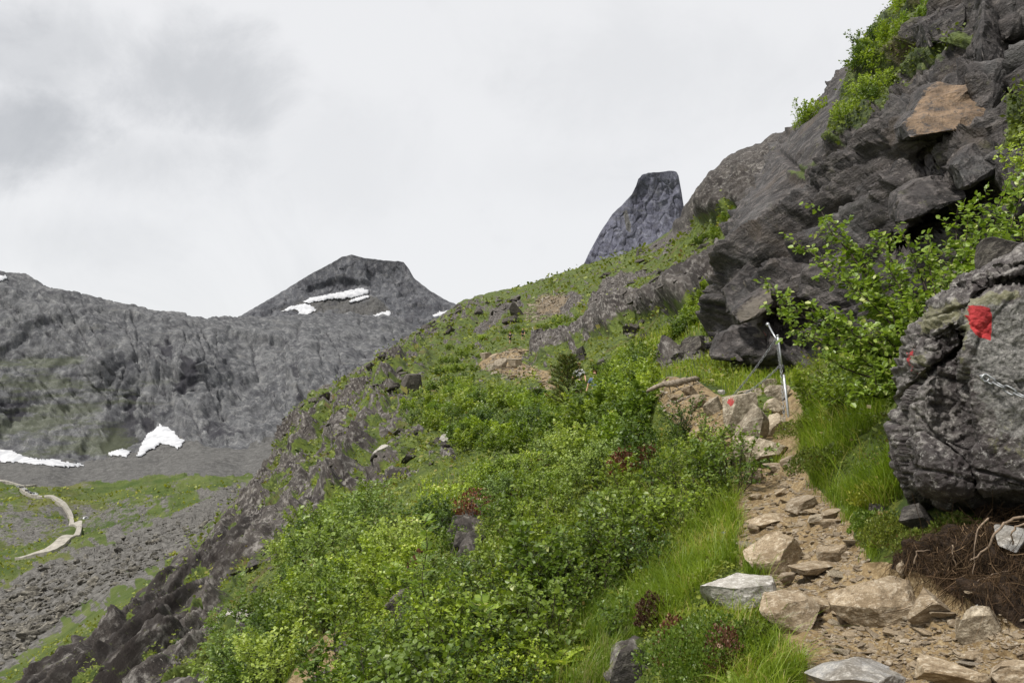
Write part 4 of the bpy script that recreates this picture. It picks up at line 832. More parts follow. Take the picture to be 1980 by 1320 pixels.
big = [
 (1362,1511,1090,1186,PL,1,'large pale grey stone perched at the left edge of the path',.75,R_(8),.1,0.3),
 (1485,1603,1142,1236,T,2,'broad tan slab set in the path below the pale grey stone',.9,R_(6),.05,1.0),
 (1450,1582,1012,1104,T,3,'big tilted tan stone lying across the middle of the path',.7,R_(24),.35,0.2),
 (1584,1646,1044,1086,T,4,'tan wedge stone right beside the big tilted stone',.7,R_(12),.2,1.4),
 (1542,1640,1084,1122,T,5,'long low tan stone right below the big tilted one',.8,R_(12),.0,0.9),
 (1456,1532,992,1022,T,6,'thin flat tan step stone above the big tilted stone',.8,R_(3),.0,0.4),
 (1528,1590,956,996,T,7,'slanted tan slab against the grassy bank at the path bend',.7,R_(22),.1,0.1),
 (1590,1626,976,1002,T,8,'small tan stone lying right of the slanted bank slab',.7,R_(20),.1,2.0),
 (1588,1626,996,1014,T,9,'low tan stone just under the small one beside the bank',.8,R_(8),.0,2.6),
 (1556,1642,1150,1192,T,10,'flat tan plate stone between the pale stone and the big bedrock slab',.8,R_(-14),.1,0.7),
 (1640,1796,1102,1222,T,11,'biggest tan bedrock slab at the foot of the dark root bank',.8,R_(-6),.25,0.5),
 (1776,1852,1138,1220,T,12,'tan bedrock wedge joined to the right of the biggest slab',.8,R_(-30),.2,1.9),
 (1598,1812,1252,1362,BG,13,'large blue grey and tan stone at the bottom photo edge',.7,R_(-4),.15,0.15),
 (1806,1955,1272,1362,T,14,'smooth flat tan slab right of the blue grey stone',.9,R_(-6),.0,1.1),
 (1936,2030,1262,1335,T,15,'rounded tan slab in the bottom right corner',.9,R_(4),.0,0.6),
 (1868,1956,1160,1240,BF,16,'grey green stone under the hanging roots',.7,R_(10),.2,0.8),
 (1852,1898,1188,1236,BF,17,'angular grey stone leaning left of the grey green stone',.7,R_(-30),.2,2.2),
 (1880,1905,1172,1206,PL,18,'small whitish stone wedged under the roots',.7,R_(30),.2,2.9),
 (1868,1914,1258,1280,T,19,'flat yellowish stone on the dirt near the lower right corner',.8,R_(14),.0,0.3),
 (1508,1552,1102,1134,T,20,'rounded tan stone just right of the pale grey stone top',.8,R_(8),.0,0.3),
 (1660,1700,1192,1216,T,21,'small dark tan stone at the foot of the biggest slab',.7,R_(8),.0,1.3),
 (1622,1654,1178,1206,T,22,'squarish tan stone left of the biggest slab foot',.7,R_(-8),.0,1.3),
 (1740,1775,1078,1118,T,23,'pointed tan stone on top of the biggest bedrock slab',.7,R_(30),.0,1.3),
 (1445,1470,1008,1030,T,24,'little tan stone at the left path edge by the thin step',.7,R_(0),.0,1.3),
 (1449,1476,952,965,T,25,'oval tan stone at the left path edge among grass',.9,R_(0),.0,1.3),
 (1500,1524,938,956,T,26,'pointed tan stone mid path below the stone steps',.8,R_(30),.0,1.3),
 (1560,1600,985,1008,BF,27,'low stone against the bank foot right of the path',.8,R_(18),.0,1.3),
]
for x0, x1, y0, y1, m, sd, lab, dp_, rl, pt, yw in big:
    stone_at(x0, x1, y0, y1, m, sd, lab, dp_, rl, pt, yw, k=5 if x1 - x0 > 90 else 4)
steps = [
 (1420,1545,832,908,BF,31,'largest pale triangular step slab under the loose chain end',.7,R_(16),.5,0.2),
 (1424,1496,782,872,BF,32,'upright leaning step stone left of the post',.5,R_(52),.2,0.2),
 (1404,1474,756,832,BF,33,'blocky step stone with a red paint dot and the chain anchor',.8,R_(6),.0,0.4),
 (1474,1534,796,840,BF,34,'light tilted step slab at the foot of the post',.7,R_(34),.3,0.2),
 (1478,1518,766,800,BF,35,'tan step stone behind the foot of the post',.8,R_(20),.1,0.2),
 (1484,1532,744,776,BF,36,'brown square step stone right behind the post',.8,R_(0),.0,0.4),
 (1474,1506,732,752,BF,37,'topmost square step stone under the cliff',.8,R_(0),.0,0.4),
 (1438,1484,902,928,T,38,'white tan plate at the foot of the largest step slab',.8,R_(10),.0,0.4),
 (1482,1526,896,912,T,39,'small flat tan plate right of the white tan plate',.8,R_(10),.0,2.4),
 (1508,1540,878,906,T,40,'small tan stone right of the largest step slab',.8,R_(30),.0,2.4),
 (1415,1440,845,905,BF,41,'grey stone squeezed left of the largest step slab',.7,R_(60),.0,2.4),
 (1340,1370,764,792,T,42,'yellow tan block beside the dead log',.8,R_(0),.0,.4),
 (1294,1326,762,778,T,43,'flat yellow tan stone below the dead log',.8,R_(0),.0,.9),
 (1390,1404,752,762,PL,44,'small whitish stone lying in the grass above the painted step',.8,R_(0),.0,.9),
 (1334,1368,825,846,T,45,'pointed tan stone half hidden behind the birch leaves',.8,R_(20),.0,.9),
 (1318,1350,742,764,T,46,'long tan stone leaning on the dead log',.8,R_(20),.0,.2),
 (1360,1410,765,800,BF,47,'mossy grey ledge stone left of the painted step stone',.8,R_(26),.0,.2),
 (1430,1480,748,768,BF,48,'mossy flat stone beneath the stretched chains',.8,R_(18),.0,.2),
]
for x0, x1, y0, y1, m, sd, lab, dp_, rl, pt, yw in steps:
    stone_at(x0, x1, y0, y1, m, sd, lab, dp_, rl, pt, yw, k=4)
others = [
 (610,664,1160,1206,GY,51,'flat grey brown slab beside the small dirt clearing at lower left',.9,R_(22),.1,.3),
 (645,676,1155,1176,GY,52,'small angular stone on top of the slab near the dirt clearing',.8,R_(10),.1,.3),
 (630,690,1232,1262,GY,53,'grey stone at the lower edge of the dirt clearing',.8,R_(24),.1,.3),
 (575,640,1290,1345,GY,54,'grey slab at the bottom edge below the dirt clearing',.8,R_(34),.1,.3),
 (730,800,1130,1200,GY,55,'thin grey rib of rock among the shrubs at lower centre',.5,R_(50),.1,.3),
 (852,928,985,1072,GY,56,'tall dark grey outcrop poking out of the shrubs at centre',.7,R_(48),.1,.3),
 (1180,1262,1238,1350,GY,57,'dark grey rock under the heather clump at the bottom edge',.7,R_(60),.1,.3),
 (772,816,722,762,GY,58,'dark cracked boulder on the shrubby slope right of the ridge crag',.8,R_(30),.1,.3),
 (856,876,862,872,GY,59,'small round grey stone on the brown turf at centre left',.9,R_(0),.0,.3),
 (833,848,866,878,GY,60,'small blue grey stone beside the round one on brown turf',.9,R_(0),.0,.3),
 (850,885,842,858,PL,61,'light flat stone at the top of the brown turf patch',.8,R_(0),.0,.3),
 (715,760,860,905,PL,62,'light grey jutting rock left of the brown turf patch',.7,R_(30),.0,.3),
 (985,1014,583,612,GY,63,'dark standing rock near the upper trail',.7,R_(40),.0,.3),
 (970,1005,612,625,GY,64,'low grey rock below the dark standing rock',.7,R_(20),.0,.3),
 (1118,1142,674,700,GY,65,'layered dark rock on the grass right of the pine top',.8,R_(20),.0,.3),
 (1140,1175,690,712,GY,66,'flat grey rock right of the layered dark rock',.8,R_(20),.0,.3),
 (1290,1345,655,690,GY,67,'pale layered rocks on the grass below the cliff',.8,R_(20),.0,.3),
 (1240,1262,642,654,GY,68,'small light slab on the grass slope below the dark ledge',.8,R_(20),.0,.3),
 (1205,1240,628,646,GY,69,'slanted brown slab on the grass below the dark ledge',.8,R_(30),.0,.3),
 (1325,1375,660,690,GY,70,'light grey plate at the cliff foot beside the grass',.8,R_(10),.0,.3),
 (1750,1830,968,1028,GY,71,'dark stone with white lichen wedged under the huge boulder',.7,R_(20),.0,.3),
 (1690,1724,975,996,GY,72,'small blue grey stone left of the huge boulder foot',.8,R_(0),.0,.3),
 (1940,2010,1010,1060,BG,73,'light grey stone held in the root bank at the right edge',.8,R_(-10),.0,.3),
 (1925,2040,455,520,GY,74,'grey rounded rock behind the top of the huge boulder',.8,R_(10),.0,.3),
 (420,500,1180,1216,PL,75,'light tan flake of rock on the dark slabs at lower left',.5,R_(28),.0,.3),
]
for x0, x1, y0, y1, m, sd, lab, dp_, rl, pt, yw in others:
    kw = {}
    if sd == 74: kw['Y'] = 6.6
    if sd == 71: kw['Y'] = 5.5
    if sd == 73: kw['Y'] = 4.72
    stone_at(x0, x1, y0, y1, m, sd, lab, dp_, rl, pt, yw, k=5 if sd in (56, 57) else 4, flat=0.0 if sd in (56, 57, 58, 63, 74) else 0.7, sink=0.15, name='rock', cat='rock', **kw)
# red dot painted on the blocky step stone
o = [o for o in COL.objects if o.get('label', '').startswith('blocky step stone')][0]
pm = plain('red_trail_paint', (0.33, 0.05, 0.045), 0.75); o.data.materials.append(pm)
for p in o.data.polygons:
    c = p.center + o.location
    if p.normal.y < 0.3 and math.hypot(CX + c.x / c.y * F - 1413, CY - c.z / c.y * F - 776) < 6: p.material_index = 1

# broken rock standing out of the turf along the ridge and crags
rprot = []
for i in range(8):
    V, Fc = rock_shape(800 + i, 3, 14, 0.05, 0.0); rprot.append(mesh_np('rock', V * [1.2, 0.9, 0.7], Fc, GY, False))
rq = random.Random(44)
for poly, n, s0, s1, lab, grp in (([(545,850),(570,790),(740,690),(790,690),(800,740),(780,790),(860,850),(850,900),(740,925),(640,985),(560,960)], 80, 6, 20, 'broken grey rock half sunk in the mossy turf of the left ridge', 'broken rocks on the left ridge'),
                        ([(800,660),(880,600),(1000,560),(1010,590),(960,620),(900,650),(830,690)], 50, 4, 14, 'grey rock on the crag along the left skyline of the green hill', 'rocks on the skyline crag'),
                        ([(1140,600),(1170,530),(1330,440),(1420,440),(1400,520),(1290,570)], 70, 4, 15, 'grey rock on the grassy shoulder below the horn', 'rocks on the shoulder below the horn'),
                        ([(1030,640),(1200,610),(1390,560),(1390,590),(1200,640),(1040,690)], 50, 4, 13, 'dark rock along the layered ledge above the grass', 'rocks along the ledge'),
                        ([(430,1150),(520,1060),(600,1010),(600,1060),(520,1150)], 22, 8, 22, 'grey rock between the dark slabs and the willow bushes', 'rocks beside the willows'),
                        ([(1230,705),(1300,650),(1375,650),(1380,690),(1300,715)], 26, 6, 16, 'flat grey rock in the grass at the cliff foot', 'rocks at the cliff foot')):
    for px, py in in_poly(n * 4, poly, n)[:n]:
        g = H.p1(px, py); s = rq.uniform(s0, s1) * g.y / F
        if rq.random() < .6: s *= .6
        link('rock', rq.choice(rprot), None, lab, 'rock', grp, loc=(g.x, g.y, g.z + s * .1), rot=(rq.uniform(-.3, .3), rq.uniform(-.7, 0), rq.uniform(-.6, .6)), scale=(s * rq.uniform(.8, 1.3), s, s * rq.uniform(.5, .95)))
# stones scattered on the path: small individuals, then gravel nobody could count
protos = []
for i in range(5):
    V, Fc = rock_shape(500 + i, 3, 14, 0.03, 0.6); V = V * [1, 0.75, 0.42]
    protos.append(mesh_np('path_stone', V, Fc, T, False))
rs = random.Random(5)
near_path = [(1435,920),(1530,900),(1600,965),(1660,1040),(1690,1120),(1800,1180),(1990,1190),(1990,1330),(1520,1330),(1560,1240),(1490,1130),(1440,1060)]
far_trail = [(926,706),(950,686),(975,674),(1000,668),(1030,670),(1012,684),(1005,698),(1030,705),(1062,722),(1078,752),(1058,754),(1030,727),(990,736),(960,724),(935,714)]
upper_trail = [(1000,615),(1045,570),(1090,562),(1105,578),(1075,610),(1030,625)]
mid_path = [(1262,745),(1300,728),(1345,740),(1400,775),(1430,800),(1425,880),(1360,850),(1290,810)]
for poly, n, lab, grp, s0, s1 in ((near_path, 215, 'fist sized tan stone lying loose on the near dirt path', 'loose stones on the near path', 12, 36), (mid_path, 26, 'tan stone on the dirt terrace by the dead log', 'loose stones by the dead log', 8, 22),
                                  (far_trail, 55, 'tan slab stone on the trail bend below the hikers', 'tan stones at the far trail bend', 7, 24), (upper_trail, 40, 'tan stone in the rubble of the uppermost trail', 'tan stones on the uppermost trail', 4, 11)):
    q = in_poly(n * 3, poly, len(poly) + n)[:n]
    for (px, py) in q:
        g = H.p1(px, py); s = rs.uniform(s0, s1) ** 1.0 * g.y / F * 0.5
        if rs.random() < 0.6: s *= 0.7
        o = link('path_stone', rs.choice(protos), None, lab, 'stone', grp, loc=(g.x, g.y, g.z + s * 0.12), rot=(rs.uniform(-.2, .2), rs.uniform(-.45, .1), rs.uniform(0, 6.28)), scale=(s * rs.uniform(.9, 1.5), s * rs.uniform(.8, 1.1), s * rs.uniform(.5, .9)))
def merged_rocks(name, pts, size, mat, kind, seed, k=1, flat=0.55):
    r = np.random.default_rng(seed); V0, F0 = ICO[k]; nv = len(V0); out = []
    bases = [rock_shape(600 + seed + i, k, 8, 0.04, 0.5)[0] for i in range(6)]
    for i, (p, s) in enumerate(zip(pts, size)):
        a = r.uniform(0, 6.28); c, sn = math.cos(a), math.sin(a); B_ = bases[r.integers(6)] * [s * r.uniform(.8, 1.4), s * r.uniform(.6, 1), s * flat * r.uniform(.6, 1.2)]
        B_ = B_ @ np.array([[c, -sn, 0], [sn, c, 0], [0, 0, 1]]).T; B_[:, 2] += B_[:, 0] * r.uniform(-.3, .3); out.append(B_ + p)
    Fa = (F0[None] + (np.arange(len(pts)) * nv)[:, None, None]).reshape(-1, 3)
    link(name, mesh_np(name, np.concatenate(out), Fa, mat, k > 1), kind=kind)
flat_p = []
for i in range(5):
    V, Fc = rock_shape(540 + i, 3, 16, 0.03, 0.5); flat_p.append(mesh_np('path_stone', V * [1, 0.8, 0.28], Fc, (T, T, BF, T, BF)[i], False))
for (px, py) in in_poly(200, near_path, 83)[:44]:
    g = H.p1(px, py); s = rs.uniform(16, 34) * g.y / F
    link('path_stone', rs.choice(flat_p), None, 'flat tan plate stone trodden into the dirt of the near path', 'stone', 'plate stones trodden into the path', loc=(g.x, g.y, g.z + s * .03), rot=(rs.uniform(-.12, .12), rs.uniform(-.3, .1), rs.uniform(0, 6.28)), scale=(s * rs.uniform(.9, 1.4), s, s))
q = in_poly(16000, near_path, 77); dm = H.get(H.dirt, q[:, 0], q[:, 1]) > 0.5; q = q[dm][:5200]; P = H.pos(q[:, 0], q[:, 1])
sz = np.exp(RNG.normal(0, 0.55, len(q))) * 3.0 / F * P[:, 1]
merged_rocks('gravel', P, np.clip(sz * 1.15, 0.004, 0.06), T, 'stuff', 1)
qq = np.concatenate([in_poly(1500, far_trail, 78), in_poly(900, upper_trail, 79), in_poly(700, mid_path, 80)]); P = H.pos(qq[:, 0], qq[:, 1])
merged_rocks('rubble', P, np.exp(RNG.normal(0, 0.45, len(qq))) * 3.4 / F * P[:, 1], BF, 'stuff', 2)

for x0, x1, y0, y1, sd, lab in ((955,982,692,712,91,'broad tan slab at the left of the far trail bend'), (980,1010,694,714,92,'rounded tan slab at the right of the far trail bend'), (962,984,690,700,93,'long tan slab sloping down just below the hikers'), (926,950,678,692,95,'grey stone at the left edge of the far trail bend'), (940,962,704,718,96,'tan stone under the left slab of the far trail bend')):
    stone_at(x0, x1, y0, y1, BF if sd != 97 else GY, sd, lab, .8, R_(18 if sd == 93 else 4), .1, .3)
# scree boulders on the valley side
sp = []
for i in range(7):
    V, Fc = rock_shape(700 + i, 3, 13, 0.07, 0.0); sp.append(mesh_np('scree_boulder', V * [1.1, 0.9, 0.75], Fc, M['scree'], False))
scr_poly = [(0,1150),(60,1112),(150,1085),(230,1052),(330,1012),(400,970),(440,948),(462,938),(475,982),(412,1024),(305,1092),(225,1136),(150,1180),(80,1228),(0,1290)]
q = in_poly(5200, scr_poly, 81); P = VW.pos(q[:, 0], q[:, 1]); s = np.exp(RNG.normal(0, 0.42, len(q))) * 4.6 * np.clip((q[:, 1] - 880) / 240, 0.45, 1.25) / F * P[:, 1]
order = np.argsort(-s / P[:, 1]); top = order[:285]; rest = order[285:]
for i in top:
    k = s[i] * rs.uniform(.9, 1.2)
    link('scree_boulder', rs.choice(sp), None, 'grey angular boulder in the scree slope above the valley meadow', 'boulder', 'scree boulders at lower left', loc=tuple(P[i] + [0, 0, k * 0.25]), rot=(rs.uniform(-.4, .4), rs.uniform(-.4, .4), rs.uniform(0, 6.28)), scale=(k * rs.uniform(.9, 1.5), k, k * rs.uniform(.7, 1.1)))
merged_rocks('scree_rubble', P[rest] + [0, 0, 0.3], s[rest], M['scree'], 'stuff', 3, 2, 0.75)
q = in_poly(2600, [(0,950),(60,960),(200,960),(300,950),(440,945),(400,965),(330,1000),(150,1075),(0,1130)], 82); P = VW.pos(q[:, 0], q[:, 1])
st = VW.get(stony, q[:, 0], q[:, 1]) + 0.12 > RNG.random(len(q)); q, P = q[st], P[st]
merged_rocks('meadow_rubble', P, np.exp(RNG.normal(0, 0.4, len(q))) * 1.7 / F * P[:, 1], M['scree'], 'stuff', 4)

# road through the valley
rl = [(-40,940,-40,935.5),(0,938.2,0,936),(40,945.5,40,943.6),(66,950,72,949.2),(62,952.5,73,950.8),(48,954.5,52,953),(36,957,48,955),(50,961.5,60,959),(70,963.5,72,961.6),(85,966,88,963.8),(98,970,104,966.6),(108,978,116,973.5),(120,985,128,980),(132,996,140,992),(134,1004,143,1000),(132,1013,144,1010),(136,1019,150,1016),(148,1026,160,1020),(144,1034,158,1030),(136,1042,154,1040),(124,1050,144,1049),(104,1058,126,1057.5),(85,1064,100,1064),(60,1070,66,1070.4),(40,1074,44,1074.6),(28,1076,30,1076.6)]
a = np.array(rl, float); tt = np.linspace(0, len(a) - 1, 160); ed = np.stack([np.interp(tt, np.arange(len(a)), a[:, k]) for k in range(4)], 1)
ed[:, 0] += 0.8 * perlin(np.stack([tt * 2.1, 0 * tt, 0 * tt], 1), 5) + .8; ed[:, 2] += 0.8 * perlin(np.stack([tt * 2.1, 0 * tt + 4, 0 * tt], 1), 6) - .8
Lp, Rp = VW.pos(ed[:, 0], ed[:, 1]), VW.pos(ed[:, 2], ed[:, 3]); zz = np.maximum(Lp[:, 2], Rp[:, 2])
ker = np.ones(9) / 9; zs = np.convolve(np.pad(zz, 4, mode='edge'), ker, 'valid') + 2.8
Lp[:, 2] = zs; Rp[:, 2] = zs
Vr = np.concatenate([Lp, Rp, Lp - [0, 0, 6.0], Rp - [0, 0, 6.0]]); n = len(Lp); i = np.arange(n - 1)
fr = np.concatenate([np.stack([i, i + 1, n + i + 1, n + i], 1), np.stack([i, 2*n + i, 2*n + i + 1, i + 1], 1), np.stack([n + i, n + i + 1, 3*n + i + 1, 3*n + i], 1)])
link('road', mesh_np('road', Vr, fr, M['road'], False), kind='structure')
def road_pt(px, py):
    c = (ed[:, :2] + ed[:, 2:]) / 2; k = int(np.argmin(((c - [px, py]) ** 2).sum(1))); g = VW.p1(px, py); return Vector((g.x, g.y, max(g.z, zs[k]) if np.min(((c - [px, py]) ** 2).sum(1)) < 200 else g.z))
# ---------------------------------------------------------------- plants
LEAF6 = np.array([(0,0,0),(0.30,0.40,0.06),(0.72,0.30,0.04),(1,0,-0.06),(0.72,-0.30,0.04),(0.30,-0.40,0.06)]); LEAF6F = np.array([(0,1,2,3),(0,3,4,5)])
LEAF4 = np.array([(0,0,0),(0.5,0.36,0.03),(1,0,0),(0.5,-0.36,0.03)]); LEAF4F = np.array([(0,1,2,3)])
NEED = np.array([(0,0.05,0),(0,-0.05,0),(1,0,0)]); NEEDF = np.array([(0,1,2)])
def unit(a): return a / (np.linalg.norm(a, axis=1)[:, None] + 1e-9)
def leaves(pos, axis, nrm, size, tmpl, tf, seed=0, tone=None):
    r = np.random.default_rng(seed); axis = unit(axis); side = unit(np.cross(nrm, axis)); nn = np.cross(axis, side)
    V = pos[:, None] + size[:, None, None] * (tmpl[None, :, 0, None] * axis[:, None] + tmpl[None, :, 1, None] * side[:, None] + tmpl[None, :, 2, None] * nn[:, None])
    k = len(tmpl); Fa = (tf[None] + (np.arange(len(pos)) * k)[:, None, None]).reshape(-1, tf.shape[1])
    t = r.random(len(pos)) if tone is None else np.clip(tone + r.normal(0, 0.16, len(pos)), 0, 1)
    return V.reshape(-1, 3), Fa, np.repeat(t, k)
def leaf_mesh(name, pos, axis, nrm, size, mat, tmpl=LEAF6, tf=LEAF6F, seed=0, tone=None):
    V, Fa, t = leaves(np.asarray(pos, float), np.asarray(axis, float), np.asarray(nrm, float), np.asarray(size, float), tmpl, tf, seed, tone)
    return mesh_np(name, V, Fa, mat, False, dict(rnd=t))
def clump(px, py, w, h, n, mat, ls, label, cat, name, seed, tmpl=LEAF4, tf=LEAF4F, up=.9):
    r = np.random.default_rng(seed); g = H.p1(px, py); a = r.normal(size=(n, 3)); a = unit(a) * (r.random(n) ** .33)[:, None]; a[:, 2] = np.abs(a[:, 2])
    P = a * [w / 2, w / 2.6, h]; P += .12 * w * np.stack([perlin(P / (.3 * w) + 3, seed), perlin(P / (.3 * w) + 9, seed + 1), perlin(P / (.3 * w) + 5, seed + 2)], 1)
    return link(name, leaf_mesh(name, P, a * .6 + r.normal(0, .5, (n, 3)) + [0, 0, up], r.normal(size=(n, 3)) + [0, -.5, .6], ls * np.exp(r.normal(0, .3, n)), mat, tmpl, tf, seed), None, label, cat, loc=(g.x, g.y, g.z))
def make_shrub(seed, h, w, nst, ntw, nlf, ls, mat, tmpl=LEAF6, tf=LEAF6F, upright=0.5, stems=True, sides=4, wood=0.010):
    r = random.Random(seed); mb = MB(); P, A, N, S = [], [], [], []
    for s in range(nst):
        az = 6.283 * (s + r.random()) / nst; rad = w * 0.5 * r.uniform(0.25, 1.0); hh = h * r.uniform(0.6, 1.05) * (1 - 0.30 * rad / (w * 0.5))
        b0 = Vector((math.cos(az) * 0.06 * w, math.sin(az) * 0.06 * w, -0.05)); tip = Vector((math.cos(az) * rad, math.sin(az) * rad, hh))
        pts = []
        for i in range(7):
            t = i / 6; q = b0.lerp(tip, t); q.x = b0.x + (tip.x - b0.x) * (t ** (1 - 0.4 * upright)); q.y = b0.y + (tip.y - b0.y) * (t ** (1 - 0.4 * upright))
            q += Vector((r.gauss(0, 1), r.gauss(0, 1), 0)) * (0.022 * h); pts.append(q)
        if stems: mb.tube(pts, [wood * (1 - 0.8 * i / 6) for i in range(7)], sides)
        for k in range(ntw):
            t = 0.22 + 0.78 * (k + r.random()) / ntw; i = min(int(t * 6), 5); o = pts[i].lerp(pts[i + 1], t * 6 - i)
            out = (o - Vector((0, 0, h * 0.25))); out.z *= 0.5
            d = (out.normalized() * 0.6 + Vector((r.gauss(0, .7), r.gauss(0, .7), r.gauss(0.35, .4)))).normalized(); ln = h * r.uniform(0.13, 0.30) * (1.15 - 0.4 * t)
            e = o + d * ln; e.z -= 0.08 * ln
            if stems and tmpl is LEAF6: mb.tube([o, (o + e) / 2 + Vector((0, 0, .01)), e], [wood * .35, wood * .28, wood * .15], 3)
            for m in range(nlf):
                u = (m + 0.5 + r.random()) / nlf; q = o.lerp(e, u)
                ax = d * 0.5 + Vector((r.gauss(0, .7), r.gauss(0, .7), r.gauss(0.0, .45)))
                P.append(q + ax.normalized() * ls * 0.25); A.append(ax); N.append((r.gauss(0, .55), r.gauss(0, .55), 1)); S.append(ls * r.uniform(0.65, 1.25))
    P = np.array(P); tone = 0.25 + 0.45 * np.clip(P[:, 2] / h, 0, 1)  # light painted into the leaf colour: paler towards the shrub top
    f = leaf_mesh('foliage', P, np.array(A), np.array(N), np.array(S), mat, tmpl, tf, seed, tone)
    return f, (mb.mesh('stems', M['bark'], True) if stems else None)
def shrub(meshes, loc, s, rz, label, group, name='birch_shrub', cat='shrub', tilt=(0, 0)):
    f, st = meshes
    if st is None: return link(name, f, None, label, cat, group, loc=loc, rot=(tilt[0], tilt[1], rz), scale=(s, s, s))
    o = link(name, None, None, label, cat, group, loc=loc, rot=(tilt[0], tilt[1], rz), scale=(s, s, s))
    link('foliage', f, o); link('stems', st, o); return o
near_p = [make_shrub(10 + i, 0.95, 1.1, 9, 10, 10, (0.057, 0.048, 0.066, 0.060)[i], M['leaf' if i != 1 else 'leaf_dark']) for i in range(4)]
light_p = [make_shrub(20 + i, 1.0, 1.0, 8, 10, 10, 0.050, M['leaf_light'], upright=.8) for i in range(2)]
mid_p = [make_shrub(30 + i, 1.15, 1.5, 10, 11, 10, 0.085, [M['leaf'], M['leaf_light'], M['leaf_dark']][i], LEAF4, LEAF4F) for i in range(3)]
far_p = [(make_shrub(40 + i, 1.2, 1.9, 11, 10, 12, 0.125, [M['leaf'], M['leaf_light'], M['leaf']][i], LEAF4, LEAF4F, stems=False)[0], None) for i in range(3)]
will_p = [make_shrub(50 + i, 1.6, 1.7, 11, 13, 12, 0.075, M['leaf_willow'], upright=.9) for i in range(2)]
rp = random.Random(99)
def plant_zone(poly, n, protos, s0, s1, label, group, gap=36.0, seed=0, ymax=1e9, ymin=0, rockmax=0.4, name='birch_shrub', surf=None):
    """thicket: keep plants a step apart on the ground"""
    S_ = surf or H; q = in_poly(n * 14, poly, 900 + seed); P = S_.pos(q[:, 0], q[:, 1]); made = []; c = 0
    if S_ is H:
        rk, dd, so = H.get(H.rock, q[:, 0], q[:, 1]), H.get(H.dirt, q[:, 0], q[:, 1]), H.get(H.soil, q[:, 0], q[:, 1])
        ok = (rk < rockmax) & (dd < 0.15) & (so < 0.2)
    else: ok = np.ones(len(q), bool)
    for i in range(len(q)):
        if not ok[i] or c >= n: continue
        p = P[i]
        if p[1] > ymax or p[1] < ymin: continue
        if any((q[i][0] - a) ** 2 + ((q[i][1] - b_) * 1.3) ** 2 < gap * gap * (gy / p[1]) for a, b_, gy in made): continue
        made.append((q[i][0], q[i][1], 12.0)); c += 1
        s = rp.uniform(s0, s1); shrub(rp.choice(protos), tuple(p - [0, 0, 0.03]), s, rp.uniform(0, 6.28), label, group, name, tilt=(rp.uniform(-.15, .15), rp.uniform(-.35, .0)))
    return c
NEARZ = [(640,1345),(740,1250),(820,1180),(880,1110),(960,1050),(1060,1010),(1180,960),(1300,930),(1415,925),(1425,960),(1380,1020),(1300,1060),(1230,1130),(1130,1190),(1040,1280),(1010,1400),(700,1420)]
plant_zone(NEARZ, 62, near_p + light_p[:1], 0.55, 1.08, 'round leaved green birch shrub in the near thicket left of the dirt path', 'near birch thicket', 40, 1)
plant_zone([(690,1340),(860,1220),(1000,1250),(1010,1400),(700,1420)], 16, near_p, 0.55, 0.8, 'low birch shrub at the bottom photo edge of the thicket', 'birch shrubs at the bottom edge', 42, 2)
MIDZ = [(690,1130),(760,1060),(850,990),(960,930),(1060,880),(1180,830),(1250,850),(1280,880),(1240,920),(1100,970),(980,1020),(880,1090),(800,1160),(720,1230),(620,1260),(600,1190)]
plant_zone(MIDZ, 56, mid_p + will_p[:1] + [mid_p[1]], 0.5, 1.0, 'dense green shrub in the thicket across the middle of the slope', 'shrubs across the mid slope', 36, 3)
plant_zone([(390,1340),(430,1250),(500,1190),(580,1130),(650,1150),(640,1200),(600,1260),(560,1345),(480,1400)], 26, mid_p + will_p, 0.7, 1.0, 'bushy green shrub at lower left in front of the dark slabs', 'shrubs in front of the lower left slabs', 40, 4)
FARZ = [(770,800),(830,740),(900,715),(960,760),(1060,790),(1180,800),(1240,790),(1260,835),(1150,850),(1000,880),(900,880),(820,850)]
plant_zone(FARZ, 70, mid_p[1:] + far_p, 0.75, 1.2, 'green shrub in the far thicket below the trail bend', 'shrubs below the trail bend', 26, 5)
plant_zone([(800,730),(880,670),(930,650),(960,690),(930,720),(860,740)], 16, far_p, 0.9, 1.3, 'green shrub on the far slope left of the trail bend', 'shrubs left of the trail bend', 22, 6)
plant_zone([(1010,650),(1100,640),(1200,610),(1010,620),(960,650)], 18, far_p, 0.7, 1.1, 'small green shrub on the slope above the hikers', 'shrubs above the hikers', 20, 7)
plant_zone([(1170,760),(1200,705),(1260,700),(1250,760),(1250,800),(1180,800)], 20, mid_p, 0.7, 1.05, 'light green shrub left of the dirt terrace and dead log', 'shrubs left of the dead log', 28, 8)
plant_zone([(1290,650),(1350,600),(1385,560),(1390,640),(1350,665)], 12, far_p, 0.55, 0.95, 'light green shrub on the grass against the cliff edge', 'shrubs against the cliff edge', 20, 9)
plant_zone([(1380,440),(1425,405),(1425,430),(1390,465),(1340,485)], 8, far_p, 0.7, 1.1, 'little shrub on the grass ramp beside the upper cliff', 'shrubs on the upper grass ramp', 16, 10)
plant_zone([(560,1010),(640,1000),(720,960),(700,1020),(600,1100),(560,1090)], 14, mid_p, 0.8, 1.15, 'green shrub among the grey rocks left of centre', 'shrubs among the rocks left of centre', 30, 11)
plant_zone([(1560,790),(1640,740),(1720,740),(1700,800),(1620,830)], 9, near_p, 0.62, 0.9, 'dark green birch shrub on the grassy bank left of the huge boulder', 'shrubs on the bank by the boulder', 34, 12)
plant_zone([(1290,815),(1330,830),(1400,880),(1420,905),(1370,915),(1300,880)], 9, near_p, 0.55, 0.85, 'birch shrub in front of the stone steps', 'shrubs in front of the stone steps', 36, 13)
plant_zone([(1600,520),(1990,380),(1990,520),(1700,620)], 3, near_p, 1.0, 1.1, 'birch shrub behind the boulder top against the cliff', 'shrubs behind the boulder', 60, 14, rockmax=2)
